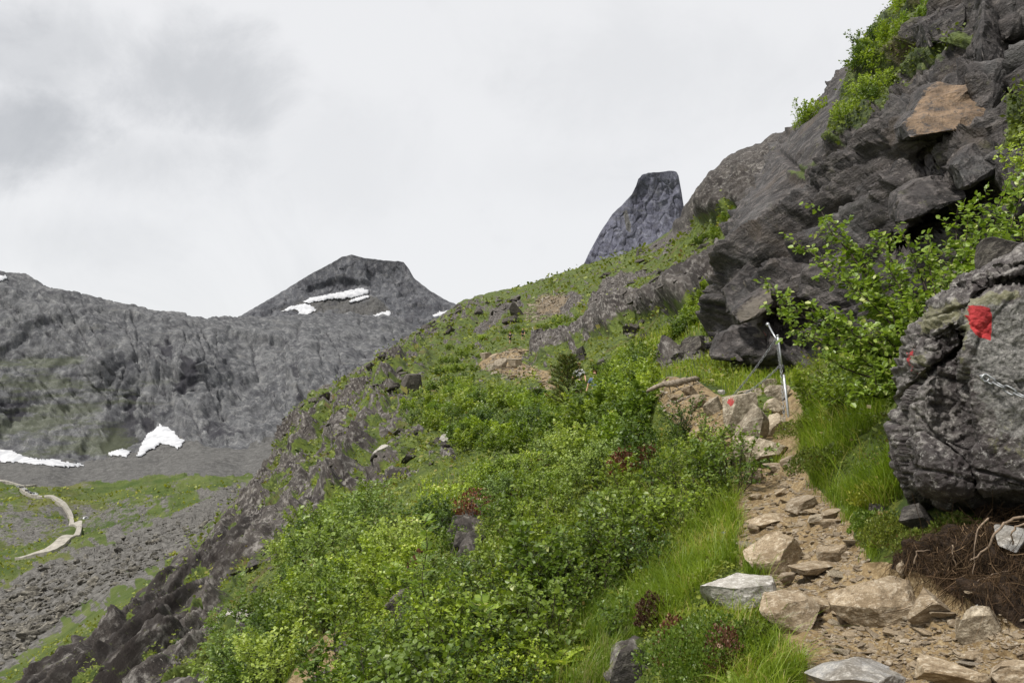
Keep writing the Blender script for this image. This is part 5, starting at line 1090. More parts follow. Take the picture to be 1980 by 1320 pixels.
for i, (px, py) in enumerate(in_poly(60, MIDZ, 71)[:14]):
    g = H.p1(px, py); f = clump(px, py, rp.uniform(.5, 1.1), rp.uniform(.35, .6), 900, M['rust'] if i % 3 else M['leaf_heath'], .05, 'brown heather clump among the mid slope shrubs' if i % 3 else 'dark heath clump among the mid slope shrubs', 'heather', 'heather_tuft', 60 + i); f['group'] = 'brown heather in the mid slope thicket' if i % 3 else 'dark heath in the mid slope thicket'
# bushes rooted on the cliff ledges
plant_zone([(1660,190),(1700,110),(1760,60),(1800,60),(1790,100),(1740,140),(1690,200)], 16, mid_p, 0.55, 0.95, 'green bush clinging to the upper cliff ledge', 'bushes on the upper cliff ledge', 20, 15, surf=K)
plant_zone([(1640,270),(1670,210),(1720,180),(1700,220),(1660,260)], 7, mid_p, 0.4, 0.7, 'small bush on the mossy strip below the cliff ledge', 'bushes on the mossy cliff strip', 20, 16, surf=K)
plant_zone([(1755,20),(1850,0),(1870,8),(1790,40)], 6, mid_p, 0.5, 0.8, 'green bush at the very top of the cliff above the dark overhang', 'bushes above the overhang', 20, 18, surf=K)
for px, py, s in ((1548, 243, .95), (1562, 232, .8), (1536, 252, .6)):
    p = K.p1(px + 4, py + 2); shrub(mid_p[1], tuple(p), s, px, 'sparse little bush on the cliff skyline', 'bushes on the cliff skyline', tilt=(0, -0.5))
# singled-out bushes
def one(px, py, mesh, s, label, cat='shrub', name='birch_shrub', rz=0.0, tilt=(0, 0)):
    g = H.p1(px, py); return shrub(mesh, (g.x, g.y, g.z - 0.03), s, rz, label, None, name, cat, tilt)
one(655, 1135, will_p[0], 1.25, 'tall pale leaved willow bush standing at left of centre', name='willow_bush')
one(715, 1050, will_p[1], 1.15, 'pale willow bush with an upright leader right behind the tall one', name='willow_bush', rz=2.0)
one(560, 1110, will_p[1], 0.95, 'low spreading pale willow bush at the left end of the thicket', name='willow_bush', rz=1.0)
one(1205, 800, light_p[0], 1.35, 'light green bush standing tallest right of the dark pine', rz=1.0)
one(1045, 1170, near_p[2], 1.25, 'tall large leaved birch shrub right of the dark outcrop', rz=0.5)
one(1270, 1110, near_p[1], 0.62, 'sparse blue green birch sprig in the grass near the heather clump', rz=2.5)
one(1215, 1235, near_p[0], 0.55, 'blue green birch sprig at the left side of the heather clump', rz=1.5)

# --- compound-leaf plants: rowan sapling and ferns
def frond(P, A, N, S, o, d, ln, pairs, lf, r, up=Vector((0, 0, 1)), droop=0.35):
    d = d.normalized(); side = d.cross(up).normalized(); nn = side.cross(d)
    for k in range(pairs + 1):
        t = 0.18 + 0.82 * k / pairs; q = o + d * ln * t - Vector((0, 0, droop * ln * t * t))
        sz = lf * (1.15 - 0.75 * t if pairs > 9 else 1.0 - 0.3 * abs(t - 0.5))
        for sg in (-1, 1):
            P.append(q); A.append(side * sg + d * 0.45 + Vector((0, 0, -0.12))); N.append(nn + Vector((r.gauss(0, .12), r.gauss(0, .12), 0))); S.append(sz)
    P.append(o + d * ln - Vector((0, 0, droop * ln))); A.append(d); N.append(nn); S.append(lf * 0.8)
LFN = np.array([(0,0,0),(0.35,0.15,0.02),(0.8,0.10,0.0),(1,0,-0.05),(0.8,-0.10,0.0),(0.35,-0.15,0.02)])
def rowan(px, py, h, label, seed):
    r = random.Random(seed); g = H.p1(px, py); P, A, N, S = [], [], [], []; mb = MB()
    pts = [Vector((0.02 * h * math.sin(i * 1.3) + 0.03 * i * h / 8, 0.02 * h * math.cos(i), h * i / 8 - 0.03)) for i in range(9)]; mb.tube(pts, [0.012 * (1 - .8 * i / 8) for i in range(9)], 5)
    for k in range(26):
        t = 0.18 + 0.82 * k / 25; i = min(int(t * 8), 7); o = pts[i].lerp(pts[i + 1], t * 8 - i); az = k * 2.4 + r.random()
        d = Vector((math.cos(az), math.sin(az), 0.55 + 0.6 * t)); ln = (0.24 + r.random() * 0.08) * (1.15 - 0.45 * t)
        frond(P, A, N, S, o, d, ln, 6, 0.085, r); mb.tube([o, o + d.normalized() * ln * .9 - Vector((0, 0, .2 * ln))], .0022, 3)
    o = link('rowan_sapling', None, None, label, 'sapling', loc=(g.x, g.y, g.z))
    link('foliage', leaf_mesh('foliage', np.array(P), np.array(A), np.array(N), np.array(S), M['rowan'], LFN, LEAF6F, seed), o); link('trunk', mb.mesh('trunk', M['bark'], True), o)
rowan(818, 1210, 1.42, 'slender rowan sapling with feathery leaves rising above the thicket', 1)
rowan(755, 1190, 0.75, 'shorter rowan sapling left of the slender one', 2)
rowan(930, 1300, 0.7, 'young rowan sprouting among birch leaves at the bottom', 3)
rowan(470, 1235, 1.7, 'thin bare stemmed rowan at lower left beside the dark slabs', 4)
def fern(px, py, n, ln, label, seed, el=0.7):
    r = random.Random(seed); g = H.p1(px, py); P, A, N, S = [], [], [], []
    for k in range(n):
        az = 6.283 * k / n + r.random() * .6; frond(P, A, N, S, Vector((0, 0, 0.03)), Vector((math.cos(az), math.sin(az), el + r.uniform(-.15, .3))), ln * r.uniform(.8, 1.1), 16, 0.085 * ln / .5, r, droop=.45)
    link('fern', leaf_mesh('fern', np.array(P), np.array(A), np.array(N), np.array(S), M['rowan'], LFN, LEAF6F, seed, np.full(len(P), .75)), None, label, 'fern', loc=(g.x, g.y, g.z + .02))
fern(1075, 1300, 7, 0.52, 'yellow green fern at the bottom edge among shrubs', 1, .9)
fern(1420, 1345, 6, 0.26, 'small fern at the bottom edge beneath the heather clump', 2)
fern(1200, 1165, 5, 0.35, 'half hidden fern beside the long grass', 3, 1.0)

# --- young pine in front of the trail bend
def pine(px, py, h, w, label, seed):
    r = random.Random(seed); g = H.p1(px, py); P, A, N, S = [], [], [], []; mb = MB()
    mb.tube([(0, 0, -.1), (0.03, 0, h * .4), (-.02, .02, h * .75), (0, 0, h)], [.05, .04, .025, .01], 6)
    for lv in range(11):
        z = h * (0.10 + 0.86 * lv / 10); rr = w * .5 * (1 - 0.62 * (lv / 10) ** 1.6) * r.uniform(.75, 1.1)
        for k in range(6):
            az = k * 1.05 + lv * .5 + r.uniform(-.3, .3); d = Vector((math.cos(az), math.sin(az), .42)); e = Vector((0, 0, z)) + d * rr
            mb.tube([(0, 0, z), tuple(Vector((0, 0, z)) + d * rr * .5 - Vector((0, 0, .04))), tuple(e)], [.014, .010, .005], 4)
            for j in range(75):
                t = r.uniform(.25, 1.05); q = Vector((0, 0, z)) + d * rr * t; P.append(q); A.append(d * .6 + Vector((r.gauss(0, .7), r.gauss(0, .7), r.gauss(.6, .6)))); N.append((r.gauss(0, 1), r.gauss(0, 1), r.gauss(0, 1))); S.append(r.uniform(.12, .20))
    o = link('pine_tree', None, None, label, 'pine', loc=(g.x, g.y, g.z))
    link('crown', leaf_mesh('crown', np.array(P), np.array(A), np.array(N), np.array(S), M['pine'], np.array([(0,.07,0),(0,-.07,0),(1,-.03,0),(1,.03,0)]), np.array([(0,1,2,3)]), seed), o); link('trunk', mb.mesh('trunk', M['bark'], True), o)
pine(1100, 795, 2.15, 1.75, 'small dark green pine in front of the trail bend', 5)
pine(1040, 790, 0.9, 0.9, 'very small pine left of the dark green one', 6)

# --- the birch that leans out from behind the huge boulder
def leaning_birch():
    r = random.Random(31); mb = MB(); P, A, N, S = [], [], [], []; base = at(1850, 742, 7.6)
    tips = [(1488,562,8.6),(1500,610,8.4),(1545,470,8.8),(1585,410,8.8),(1600,500,8.6),(1640,470,8.5),(1660,560,8.0),(1690,450,8.4),(1720,520,8.0),(1745,455,8.3),(1790,500,7.8),(1800,470,8.2),(1850,430,8.2),(1880,480,7.7),(1905,400,8.0),(1945,360,7.8),(1985,355,7.8),(1960,430,7.4),(1570,650,8.0),(1620,620,7.8),(1600,700,7.6),(1660,690,7.4),(1700,640,7.5),(1690,740,7.2),(1640,760,7.4),(2040,400,7.6),(1760,580,7.4),(1830,540,7.5),(1920,470,7.3),(1560,590,8.2),(1640,540,8.3),(1700,580,7.9),(1870,410,8.1),(1985,440,7.3),(1610,435,8.7)]
    for (px, py, Y) in tips:
        tip = at(px, py, Y); o = base + Vector((r.uniform(-.1, .1), r.uniform(-.1, .1), 0)); md = o.lerp(tip, .5) + Vector((0, 0, -.16 if py > 480 else -.05)) + Vector((r.gauss(0, .05), r.gauss(0, .05), 0))
        pts = []
        for i in range(9):
            t = i / 8; pts.append(o * (1 - t) ** 2 + md * 2 * t * (1 - t) + tip * t * t + Vector((r.gauss(0, .012), r.gauss(0, .012), r.gauss(0, .012))))
        mb.tube([p - base for p in pts], [.020 * (1 - .86 * i / 8) + .001 for i in range(9)], 5)
        for k in range(27):
            t = 0.24 + 0.76 * (k + r.random()) / 27; i = min(int(t * 8), 7); q0 = pts[i].lerp(pts[i + 1], t * 8 - i); dr = (pts[i + 1] - pts[i]).normalized()
            d = (dr * .5 + Vector((r.gauss(0, .6), r.gauss(0, .6), r.gauss(.2, .5)))).normalized(); ln = r.uniform(.10, .26); e = q0 + d * ln
            mb.tube([q0 - base, e - base], [.003, .0013], 3)
            for m in range(12):
                q = q0.lerp(e, (m + r.random()) / 12); ax = d * .4 + Vector((r.gauss(0, .7), r.gauss(0, .7), r.gauss(-.15, .45)))
                P.append(q - base + ax.normalized() * .012); A.append(ax); N.append((r.gauss(0, .6), r.gauss(-.25, .6), 1)); S.append(.055 * r.uniform(.65, 1.25))
    o = link('birch_tree', None, None, 'bright green birch leaning out over the path from behind the huge boulder', 'birch', loc=tuple(base))
    link('foliage', leaf_mesh('foliage', np.array(P), np.array(A), np.array(N), np.array(S), M['leaf_light'], seed=3), o); link('branches', mb.mesh('branches', M['bark'], True), o)
leaning_birch()
# small twig of leaves by the right edge of the cliff
g = at(1975, 270, 9.0); shrub(light_p[1], (g.x + .25, g.y, g.z - .55), 0.75, 0, 'small yellow green sprig at the right photo edge below the cliff top', None, tilt=(0, -.4))

# --- grass, turf and heath: nobody could count these
def grass(name, P, ln, wd, mat, lean, seed, tone=None, segs=3, spread=0.55):
    r = np.random.default_rng(seed); n = len(P); az = r.uniform(0, 6.283, n)
    d = np.stack([np.cos(az), np.sin(az), np.zeros(n)], 1) * r.uniform(.2, 1, n)[:, None] * spread + np.asarray(lean)[None]
    side = unit(np.stack([-np.sin(az + r.normal(0, .7, n)), np.cos(az), np.zeros(n)], 1)); V = np.zeros((n, 2 * segs + 1, 3))
    for k in range(segs + 1):
        t = k / segs; c = P + np.array([0, 0, 1.]) * (ln * (t - .32 * t * t * t))[:, None] + d * (ln * t ** 1.7)[:, None]; w = (wd * (1 - .75 * t))[:, None] * side
        if k < segs: V[:, 2 * k] = c - w; V[:, 2 * k + 1] = c + w
        else: V[:, 2 * k] = c
    b_ = (np.arange(n) * (2 * segs + 1))[:, None]; q = np.concatenate([b_ + np.array([[2 * k, 2 * k + 1, 2 * k + 3, 2 * k + 2]]) for k in range(segs - 1)]); t3 = b_ + np.array([[2 * segs - 2, 2 * segs - 1, 2 * segs]])
    tt = r.random(n) if tone is None else np.clip(tone + r.normal(0, .2, n), 0, 1)
    return link(name, mesh_np(name, V.reshape(-1, 3), [q, t3], mat, True, dict(rnd=np.repeat(tt, 2 * segs + 1))), kind='stuff')
def veg_points(n, poly, seed, dens=None, dirtmax=.35, rockmax=.45, soilmax=.4):
    q = in_poly(n, poly, seed); k = (H.get(H.rock, q[:, 0], q[:, 1]) < rockmax) & (H.get(H.dirt, q[:, 0], q[:, 1]) < dirtmax) & (H.get(H.soil, q[:, 0], q[:, 1]) < soilmax)
    q = q[k]; P = H.pos(q[:, 0], q[:, 1])
    if dens is not None:
        w = fbm(P / dens, 3, seed + 5); k = w > RNG.normal(-0.05, 0.12, len(w)); q, P = q[k], P[k]
    return q, P
# long grass beside the path
q, P = veg_points(16000, [(1240,1140),(1300,1040),(1380,985),(1415,925),(1440,900),(1445,960),(1432,1060),(1440,1095),(1400,1105),(1350,1150),(1300,1200),(1230,1240),(1180,1200)], 1)
grass('grass', P, .17 * np.exp(RNG.normal(0, .45, len(P))) + .08, np.full(len(P), .0030), M['grass'], (-.22, -.22, 0), 1, .45 + .9 * fbm(P / .35, 3, 3), spread=.8)
q, P = veg_points(15000, [(1535,960),(1530,780),(1545,700),(1610,660),(1730,690),(1735,860),(1745,960),(1700,1000),(1640,985),(1590,945)], 2, 1.2)
grass('grass', P, .20 * np.exp(RNG.normal(0, .4, len(P))) + .10, np.full(len(P), .0036), M['grass'], (-.40, -.35, 0), 2, .5 + 1.0 * fbm(P / .6, 3, 3), spread=.8)
q, P = veg_points(9000, [(1330,1180),(1365,1120),(1400,1190),(1480,1190),(1515,1240),(1530,1310),(1510,1400),(1300,1400),(1340,1240),(1250,1260),(1230,1200)], 3, .6)
grass('grass', P, .13 * np.exp(RNG.normal(0, .45, len(P))) + .06, np.full(len(P), .0028), M['grass'], (-.05, -.3, 0), 3, .5 + .9 * fbm(P / .3, 3, 3), spread=.8)
q, P = veg_points(9000, [(1060,1330),(1080,1200),(1140,1120),(1250,1120),(1240,1250),(1180,1340)], 4, .8)
grass('grass', P, .22 * np.exp(RNG.normal(0, .4, len(P))) + .08, np.full(len(P), .0030), M['grass'], (.2, -.25, 0), 4, .5 + .9 * fbm(P / .4, 3, 3), spread=.8)
q, P = veg_points(20000, [(400,1330),(600,1050),(900,900),(1100,880),(1280,860),(1300,900),(1240,1330)], 5, 2.0)
grass('grass', P, (.10 + .012 * P[:, 1]) * np.exp(RNG.normal(0, .3, len(P))), .0004 * P[:, 1] + .001, M['grass'], (-.1, -.1, 0), 5)
q, P = veg_points(16000, [(1395,695),(1420,660),(1540,690),(1545,740),(1430,770),(1370,740),(1200,760),(1180,690),(1340,600),(1395,560),(1395,640)], 6)
grass('grass', P, .0085 * P[:, 1] * np.exp(RNG.normal(0, .35, len(P))) + .06, .00035 * P[:, 1], M['grass'], (-.2, -.1, 0), 6)
# blades that lean in over the path edge
e = []
for (ax, ay), (bx, by) in zip(path_poly, path_poly[1:] + path_poly[:1]):
    if ay > 1420 or by > 1420 or (ax > 1680 and ay > 1060): continue
    n_ = int(9 * math.hypot(bx - ax, by - ay)); t_ = RNG.random(n_); e.append(np.stack([ax + (bx - ax) * t_ + RNG.normal(0, 9, n_), ay + (by - ay) * t_ + RNG.normal(0, 7, n_)], 1))
e = np.concatenate(e); P = H.pos(e[:, 0], e[:, 1]); k = fbm(P / .5, 3, 61) > RNG.normal(0.02, .12, len(e)); P = P[k]
grass('grass', P, .11 * np.exp(RNG.normal(0, .5, len(P))) + .04, np.full(len(P), .0028), M['grass'], (0, -.25, 0), 8, .5 + .9 * fbm(P / .3, 3, 3), spread=1.0)
# turf and heath leaves hugging the ground everywhere else on the slope
hill_poly = [(90,1345),(330,1080),(560,800),(745,688),(885,600),(1000,556),(1130,513),(1260,472),(1330,428),(1425,395),(1425,560),(1390,700),(1560,700),(1640,650),(1740,690),(1740,960),(1700,1060),(1660,1060),(1430,1060),(1510,1240),(1490,1345)]
def turf(name, n, mat, seed, sz, lift, dens, dirtmax=.35, tone=.5):
    q, P = veg_points(n, hill_poly, seed, dens, dirtmax)
    r = np.random.default_rng(seed); m = len(P); Yp = P[:, 1]; s = sz * Yp * np.exp(r.normal(0, .3, m)); cl = np.clip(.5 + 1.6 * fbm(P / (.02 * Yp[:, None] + .15), 3, seed), 0, 1.3)
    P = P + np.stack([np.zeros(m), np.zeros(m), lift * (np.minimum(Yp, 60) * .012 + .03) * cl * r.random(m)], 1)
    tn = tone + .28 * fbm(P / (.06 * Yp[:, None] + 1.0), 3, seed + 9) * 1.5
    link(name, leaf_mesh(name, P, r.normal(size=(m, 3)) * [1, 1, .5] + [0, 0, .35], r.normal(0, .55, (m, 3)) + [0, -.2, 1], s, mat, LEAF4, LEAF4F, seed, tn), kind='stuff')
turf('ground_cover', 190000, M['leaf_turf'], 11, .0036, 1.0, 3.0, tone=.5)
turf('ground_cover', 70000, M['leaf_heath'], 12, .0040, 1.5, 2.2, tone=.45)
turf('ground_cover', 52000, M['leaf_heath'], 13, .0034, 2.2, 1.6, tone=.5)
q = np.concatenate([in_poly(26000, [(0,1345),(0,1300),(60,1262),(180,1188),(330,1098),(420,1035),(470,960),(480,1000),(330,1110),(180,1235),(60,1340)], 31), in_poly(9000, [(0,950),(200,950),(470,930),(400,965),(300,1010),(100,1080),(0,1125)], 32)])
P = VW.pos(q[:, 0], q[:, 1]); k = VW.get(stony, q[:, 0], q[:, 1]) < .6 * RNG.random(len(q)) + .1; P = P[k]; m = len(P); r = np.random.default_rng(33)
link('meadow_plants', leaf_mesh('meadow_plants', P + [0, 0, .2], r.normal(size=(m, 3)), r.normal(0, .6, (m, 3)) + [0, -.2, 1], .0034 * P[:, 1] * np.exp(r.normal(0, .3, m)), M['leaf_turf'], LEAF4, LEAF4F, 33, .35 + .6 * fbm(P / 25, 3, 34)), kind='stuff')
# mossy heath on the cliff ledges
q = in_poly(30000, [(1600,300),(1650,130),(1741,-20),(1990,-20),(1990,360),(1900,330),(1700,260)], 14); k = K.get(K.moss, q[:, 0], q[:, 1]) > .5; q = q[k]; P = K.pos(q[:, 0], q[:, 1]); m = len(P); r = np.random.default_rng(4)
P = P + np.stack([r.normal(0, .05, m), -np.abs(r.normal(0, .10, m)), r.normal(.06, .08, m)], 1)
link('ground_cover', leaf_mesh('ground_cover', P, r.normal(size=(m, 3)), r.normal(0, .6, (m, 3)) + [0, -.5, 1], .075 * np.exp(r.normal(0, .3, m)), M['leaf_turf'], LEAF4, LEAF4F, 14, .5 + .5 * fbm(P / 1.2, 3, 15)), kind='stuff')
# heather clump at the bottom edge
clump(1370, 1300, .95, .33, 9500, M['leaf'], .017, 'low dark green heath mound at the bottom beside the path', 'heath mound', 'heath_mound', 1)
clump(1265, 1215, .30, .30, 2600, M['rust'], .020, 'rusty red heather tuft behind the green heath mound', 'heather', 'heather_tuft', 2)
clump(1305, 1290, .30, .36, 1700, M['rust'], .020, 'rusty heather tuft with pale tips in the green heath mound', 'heather', 'heather_tuft', 3)
clump(1400, 1310, .26, .36, 1300, M['rust'], .018, 'small rusty heather tuft with white buds at the right of the heath mound', 'heather', 'heather_tuft', 4)
clump(1455, 1250, .30, .14, 1800, M['leaf_heath'], .016, 'low bilberry patch between heath mound and path', 'heath mound', 'heath_mound', 5)
clump(1050, 905, 1.0, .35, 1200, M['rust'], .05, 'brown heather patch amid the mid slope thicket', 'heather', 'heather_tuft', 6)
clump(985, 975, .7, .30, 900, M['rust'], .045, 'brown heather patch right of the tall dark outcrop', 'heather', 'heather_tuft', 7)
clump(1730, 1055, .50, .22, 3500, M['leaf_heath'], .016, 'dark bilberry bush at the top of the root bank', 'heath mound', 'heath_mound', 8)
clump(1600, 915, .9, .28, 4200, M['leaf_heath'], .020, 'dark heath cushion hanging over the path bend', 'heath mound', 'heath_mound', 9)
clump(1560, 850, .7, .25, 2600, M['leaf_heath'], .020, 'dark heath cushion right beside the loose chain end', 'heath mound', 'heath_mound', 10)
clump(1790, 1062, .45, .14, 3000, M['leaf_heath'], .016, 'low heath fringe above the middle of the root bank', 'heath mound', 'heath_mound', 12)
clump(1860, 1040, .40, .12, 2200, M['leaf_turf'], .016, 'mossy turf fringe under the huge boulder over the root bank', 'grass tuft', 'grass_tuft', 13)
clump(1690, 1030, .40, .18, 2600, M['leaf'], .018, 'green heath cushion at the left end of the root bank', 'heath mound', 'heath_mound', 14)
clump(1700, 980, .5, .2, 1800, M['leaf_turf'], .02, 'straw coloured turf tuft left of the huge boulder foot', 'grass tuft', 'grass_tuft', 11)
# bellflower
for px, py, lab in ((1398, 1048, 'small violet bellflower in the grass at the left path edge'), (1640, 812, 'tiny blue flower in the bank grass left of the huge boulder')):
    g = H.p1(px, py + 12); mb = MB(); mb.tube([(0, 0, 0), (.01, 0, .06), (0, -.01, .11)], .0012, 4)
    for k in range(5):
        a = k * 1.257; c, s = math.cos(a), math.sin(a); mb.add([(0, -.01, .11), (c * .012 - s * .006, s * .012 + c * .006 - .01, .118), (c * .02, s * .02 - .01, .135), (c * .012 + s * .006, s * .012 - c * .006 - .01, .118)], [(0, 1, 2, 3)], 1)
    link('bellflower', mb.mesh('bellflower', [M['grass'], M['petal']]), None, lab, 'flower', loc=(g.x, g.y, g.z + .03))
# ---------------------------------------------------------------- roots and soil
def roots():
    rr = random.Random(8)
    big = [([(1992,990,4.72),(1950,1000,4.72),(1925,1015,4.74),(1905,1045,4.76),(1880,1072,4.8),(1868,1080,4.82)], .010, 'long pale root curving down the dark root bank'),
           ([(1990,1002,4.66),(1960,1012,4.68),(1945,1030,4.7),(1948,1050,4.72)], .008, 'short root looping at the top of the root bank'),
           ([(1835,1050,4.92),(1834,1072,4.9),(1838,1092,4.9)], .004, 'thin root hanging straight down in the middle of the bank'),
           ([(1760,1085,4.98),(1765,1062,4.98),(1790,1060,4.97)], .005, 'bent root at the left end of the root bank'),
           ([(1868,1165,4.7),(1880,1120,4.72),(1910,1105,4.74),(1950,1100,4.74)], .004, 'thin pale root low on the root bank'),
           ([(1900,1000,4.85),(1880,1020,4.84),(1876,1060,4.83),(1872,1110,4.82)], .006, 'root hugging the edge of the turf overhang')]
    for pts, rad, lab in big:
        P = [at(*p) for p in pts]; P = [p + Vector((0, -.05, 0)) for p in P]; Q = []
        for i in range(len(P) - 1):
            for k in range(4): Q.append(P[i].lerp(P[i + 1], k / 4) + Vector((rr.gauss(0, .004), rr.gauss(0, .004), rr.gauss(0, .004))))
        Q.append(P[-1]); b0 = Q[0]; mb = MB(); mb.tube([q - b0 for q in Q], [rad * (1 - .6 * i / len(Q)) for i in range(len(Q))], 6)
        link('root', mb.mesh('root', M['root'], True), None, lab, 'root', loc=tuple(b0))
roots()
bank = [(1720,1110),(1750,1078),(1800,1066),(1850,1046),(1900,1008),(1990,985),(1990,1200),(1880,1175),(1830,1150),(1790,1110),(1740,1110)]
q = in_poly(7000, bank, 91); P = H.pos(q[:, 0], q[:, 1]) + np.stack([0 * q[:, 0], -RNG.random(len(q)) * .05, RNG.random(len(q)) * .05], 1)
m = len(P); r = np.random.default_rng(12); az = r.uniform(0, 6.28, m); segs = 3
def fibres(name, P, ln, wd, mat, seed, down=1.0):
    r = np.random.default_rng(seed); m = len(P); V = np.zeros((m, 8, 3)); d = np.stack([r.normal(0, .55, m), r.normal(-.3, .3, m), r.normal(-.7 * down, .5, m)], 1); cv = r.normal(0, .45, (m, 3)); sd = unit(r.normal(size=(m, 3)))
    for k in range(4):
        t = k / 3; c = P + d * (ln * t)[:, None] + cv * (ln * t * t)[:, None]; V[:, 2 * k] = c - sd * wd; V[:, 2 * k + 1] = c + sd * wd
    b_ = (np.arange(m) * 8)[:, None]; q = np.concatenate([b_ + np.array([[2 * k, 2 * k + 1, 2 * k + 3, 2 * k + 2]]) for k in range(3)])
    link(name, mesh_np(name, V.reshape(-1, 3), q, mat, True, dict(rnd=np.repeat(r.random(m), 8))), kind='stuff')
fibres('root_fibres', P, .09 * np.exp(r.normal(0, .5, m)), .0017, M['rootdark'], 5)
q = in_poly(700, near_path, 92); P = H.pos(q[:, 0], q[:, 1]) + [0, 0, .006]; m = len(P)
fibres('twig_litter', P, .045 * np.exp(RNG.normal(0, .4, m)), .0012, M['rootdark'], 6, 0)
# dead log and branches on the terrace
def log(pts, rads, lab, seed, twigs=6):
    rr = random.Random(seed); P = [at(*p) for p in pts]; Q = []; Rd = []
    for i in range(len(P) - 1):
        for k in range(5): Q.append(P[i].lerp(P[i + 1], k / 5) + Vector((rr.gauss(0, .012), rr.gauss(0, .012), rr.gauss(0, .012)))); Rd.append((rads[i] * (1 - k / 5) + rads[i + 1] * k / 5) * rr.uniform(.85, 1.15))
    Q.append(P[-1]); Rd.append(rads[-1]); b0 = Q[0].copy(); mb = MB(); mb.tube([q - b0 for q in Q], Rd, 8)
    for k in range(twigs):
        i = rr.randrange(2, len(Q) - 2); d = Vector((rr.uniform(-.3, .3), rr.uniform(-.3, 0), rr.uniform(-.35, -.1))); mb.tube([Q[i] - b0, Q[i] - b0 + d * .5 + Vector((.03, 0, 0)), Q[i] - b0 + d], [.014, .010, .005], 5)
    link('dead_log', mb.mesh('dead_log', M['deadwood'], True), None, lab, 'dead log', loc=tuple(b0))
log([(1250,757,16.6),(1280,743,16.5),(1300,741,16.4),(1325,735,16.5),(1350,733,16.8)], [.03, .06, .075, .07, .05], 'thick grey dead log lying across the dirt terrace', 1, 8)
log([(1302,778,15.0),(1330,768,15.2),(1362,755,15.8)], [.028, .03, .02], 'thin brown dead branch below the thick log', 2, 2)

# ---------------------------------------------------------------- chains and post
def chain_mesh(pts, L_, W_, wire, sides=6):
    """interlocked oval links laid along a line"""
    pts = [Vector(p) for p in pts]; seg = [(pts[i + 1] - pts[i]).length for i in range(len(pts) - 1)]; tot = sum(seg); pitch = L_ - 2.2 * wire; n = max(2, int(tot / pitch)); mb = MB()
    def along(d):
        for i, s in enumerate(seg):
            if d <= s or i == len(seg) - 1: return pts[i].lerp(pts[i + 1], min(1, d / s)), (pts[i + 1] - pts[i]).normalized()
            d -= s
    for k in range(n):
        c, t = along((k + .5) * tot / n); a = t.cross(Vector((.2, .1, 1))).normalized(); b_ = t.cross(a); s = (a if k % 2 else b_) if True else a; s = (s + (b_ if k % 2 else -a) * .35).normalized()
        h = (L_ - W_) / 2; ring = []
        for j in range(12):
            an = 2 * math.pi * j / 12; ring.append(c + t * (math.cos(an) * W_ / 2 + (h if math.cos(an) > 0 else -h)) * 1.0 + s * math.sin(an) * W_ / 2)
        nrm = t.cross(s); V = []
        for j in range(12):
            p = ring[j]; o = (p - c); o = (s * o.dot(s) + t * (o.dot(t) - max(-h, min(h, o.dot(t))))).normalized()
            for m_ in range(sides):
                a2 = 2 * math.pi * m_ / sides; V.append(p + (o * math.cos(a2) + nrm * math.sin(a2)) * wire)
        fs = [(j * sides + m_, j * sides + (m_ + 1) % sides, ((j + 1) % 12) * sides + (m_ + 1) % sides, ((j + 1) % 12) * sides + m_) for j in range(12) for m_ in range(sides)]
        mb.add(V, fs)
    return mb
def sag(a, b_, s, n=12): return [a.lerp(b_, i / n) - Vector((0, 0, s * 4 * (i / n) * (1 - i / n))) for i in range(n + 1)]
def chain(a, b_, s, L_, W_, wire, label, bolt=None):
    pts = sag(a, b_, s); base = pts[0].copy(); mb = chain_mesh([p - base for p in pts], L_, W_, wire)
    o = link('chain', mb.mesh('chain', M['chain'], True), None, label, 'chain', loc=tuple(base))
    if bolt is not None:
        e = MB(); q = bolt - base; e.tube([q + Vector((0, .10, .01)), q + Vector((0, -.012, 0))], wire * 1.5, 8)
        ring = [q + Vector((math.cos(t) * W_ * .6, -.015, math.sin(t) * W_ * .6 - .01)) for t in [i * .5236 for i in range(13)]]; e.tube(ring, wire * 1.15, 6, cap=False)
        link('eye_bolt', e.mesh('eye_bolt', M['steel'], True), o)
    return o
bz = lambda px, py: (lambda g: Vector((g[0], g[1], g[2])))(B.pos(px, py)[0])
e0 = bz(1897, 728) + Vector((0, -.03, 0))
c = e0.copy(); e1 = at(2080, 800, 4.55); chain(c, e1, .025, .078, .038, .0062, 'heavy steel chain bolted to the huge boulder at the right edge', e0)
ptop, pbot = at(1503.5, 648, 12.35), at(1525, 806, 12.35)
post = link('steel_post', None, None, 'slim steel post on the stone steps holding the chains', 'post', loc=tuple(pbot))
mb = MB(); up = ptop - pbot; mid_ = up * .52 + Vector((.012, 0, 0)); mb.tube([Vector((0, 0, -.2)), Vector((0, 0, 0)), mid_], .020, 10); mb.tube([mid_ - Vector((.006, 0, .05)), up], .017, 10)
mb.tube([up * .985, up * 1.005], .02, 10); link('shaft', mb.mesh('shaft', M['steel'], True), post)
mb = MB(); mb.tube([up * .54 + Vector((.014, -.002, 0)), up * .64 + Vector((.013, -.002, 0))], .023, 10); link('black_band', mb.mesh('black_band', M['black'], True), post)
mb = MB()
for k in range(26): 
    a = up * (.50 + .44 * k / 25) + Vector((-.034, -.01, 0)); mb.tube([a + Vector((math.cos(j) * .012, math.sin(j) * .012, j * .0022)) for j in [i * 1.05 for i in range(7)]], .0035, 4, cap=False)
link('wrapped_cable', mb.mesh('wrapped_cable', M['steel'], True), post)
a, b_ = at(1486, 628, 12.9), at(1501, 655, 12.37)
mb = MB(); mb.tube([a - b_, (a - b_) * .5 + Vector((-.01, 0, .01)), Vector((0, 0, 0))], .014, 8); mb.tube([a - b_ + Vector((0, .02, .0)), a - b_ + Vector((-.02, -.02, .012))], .03, 8)
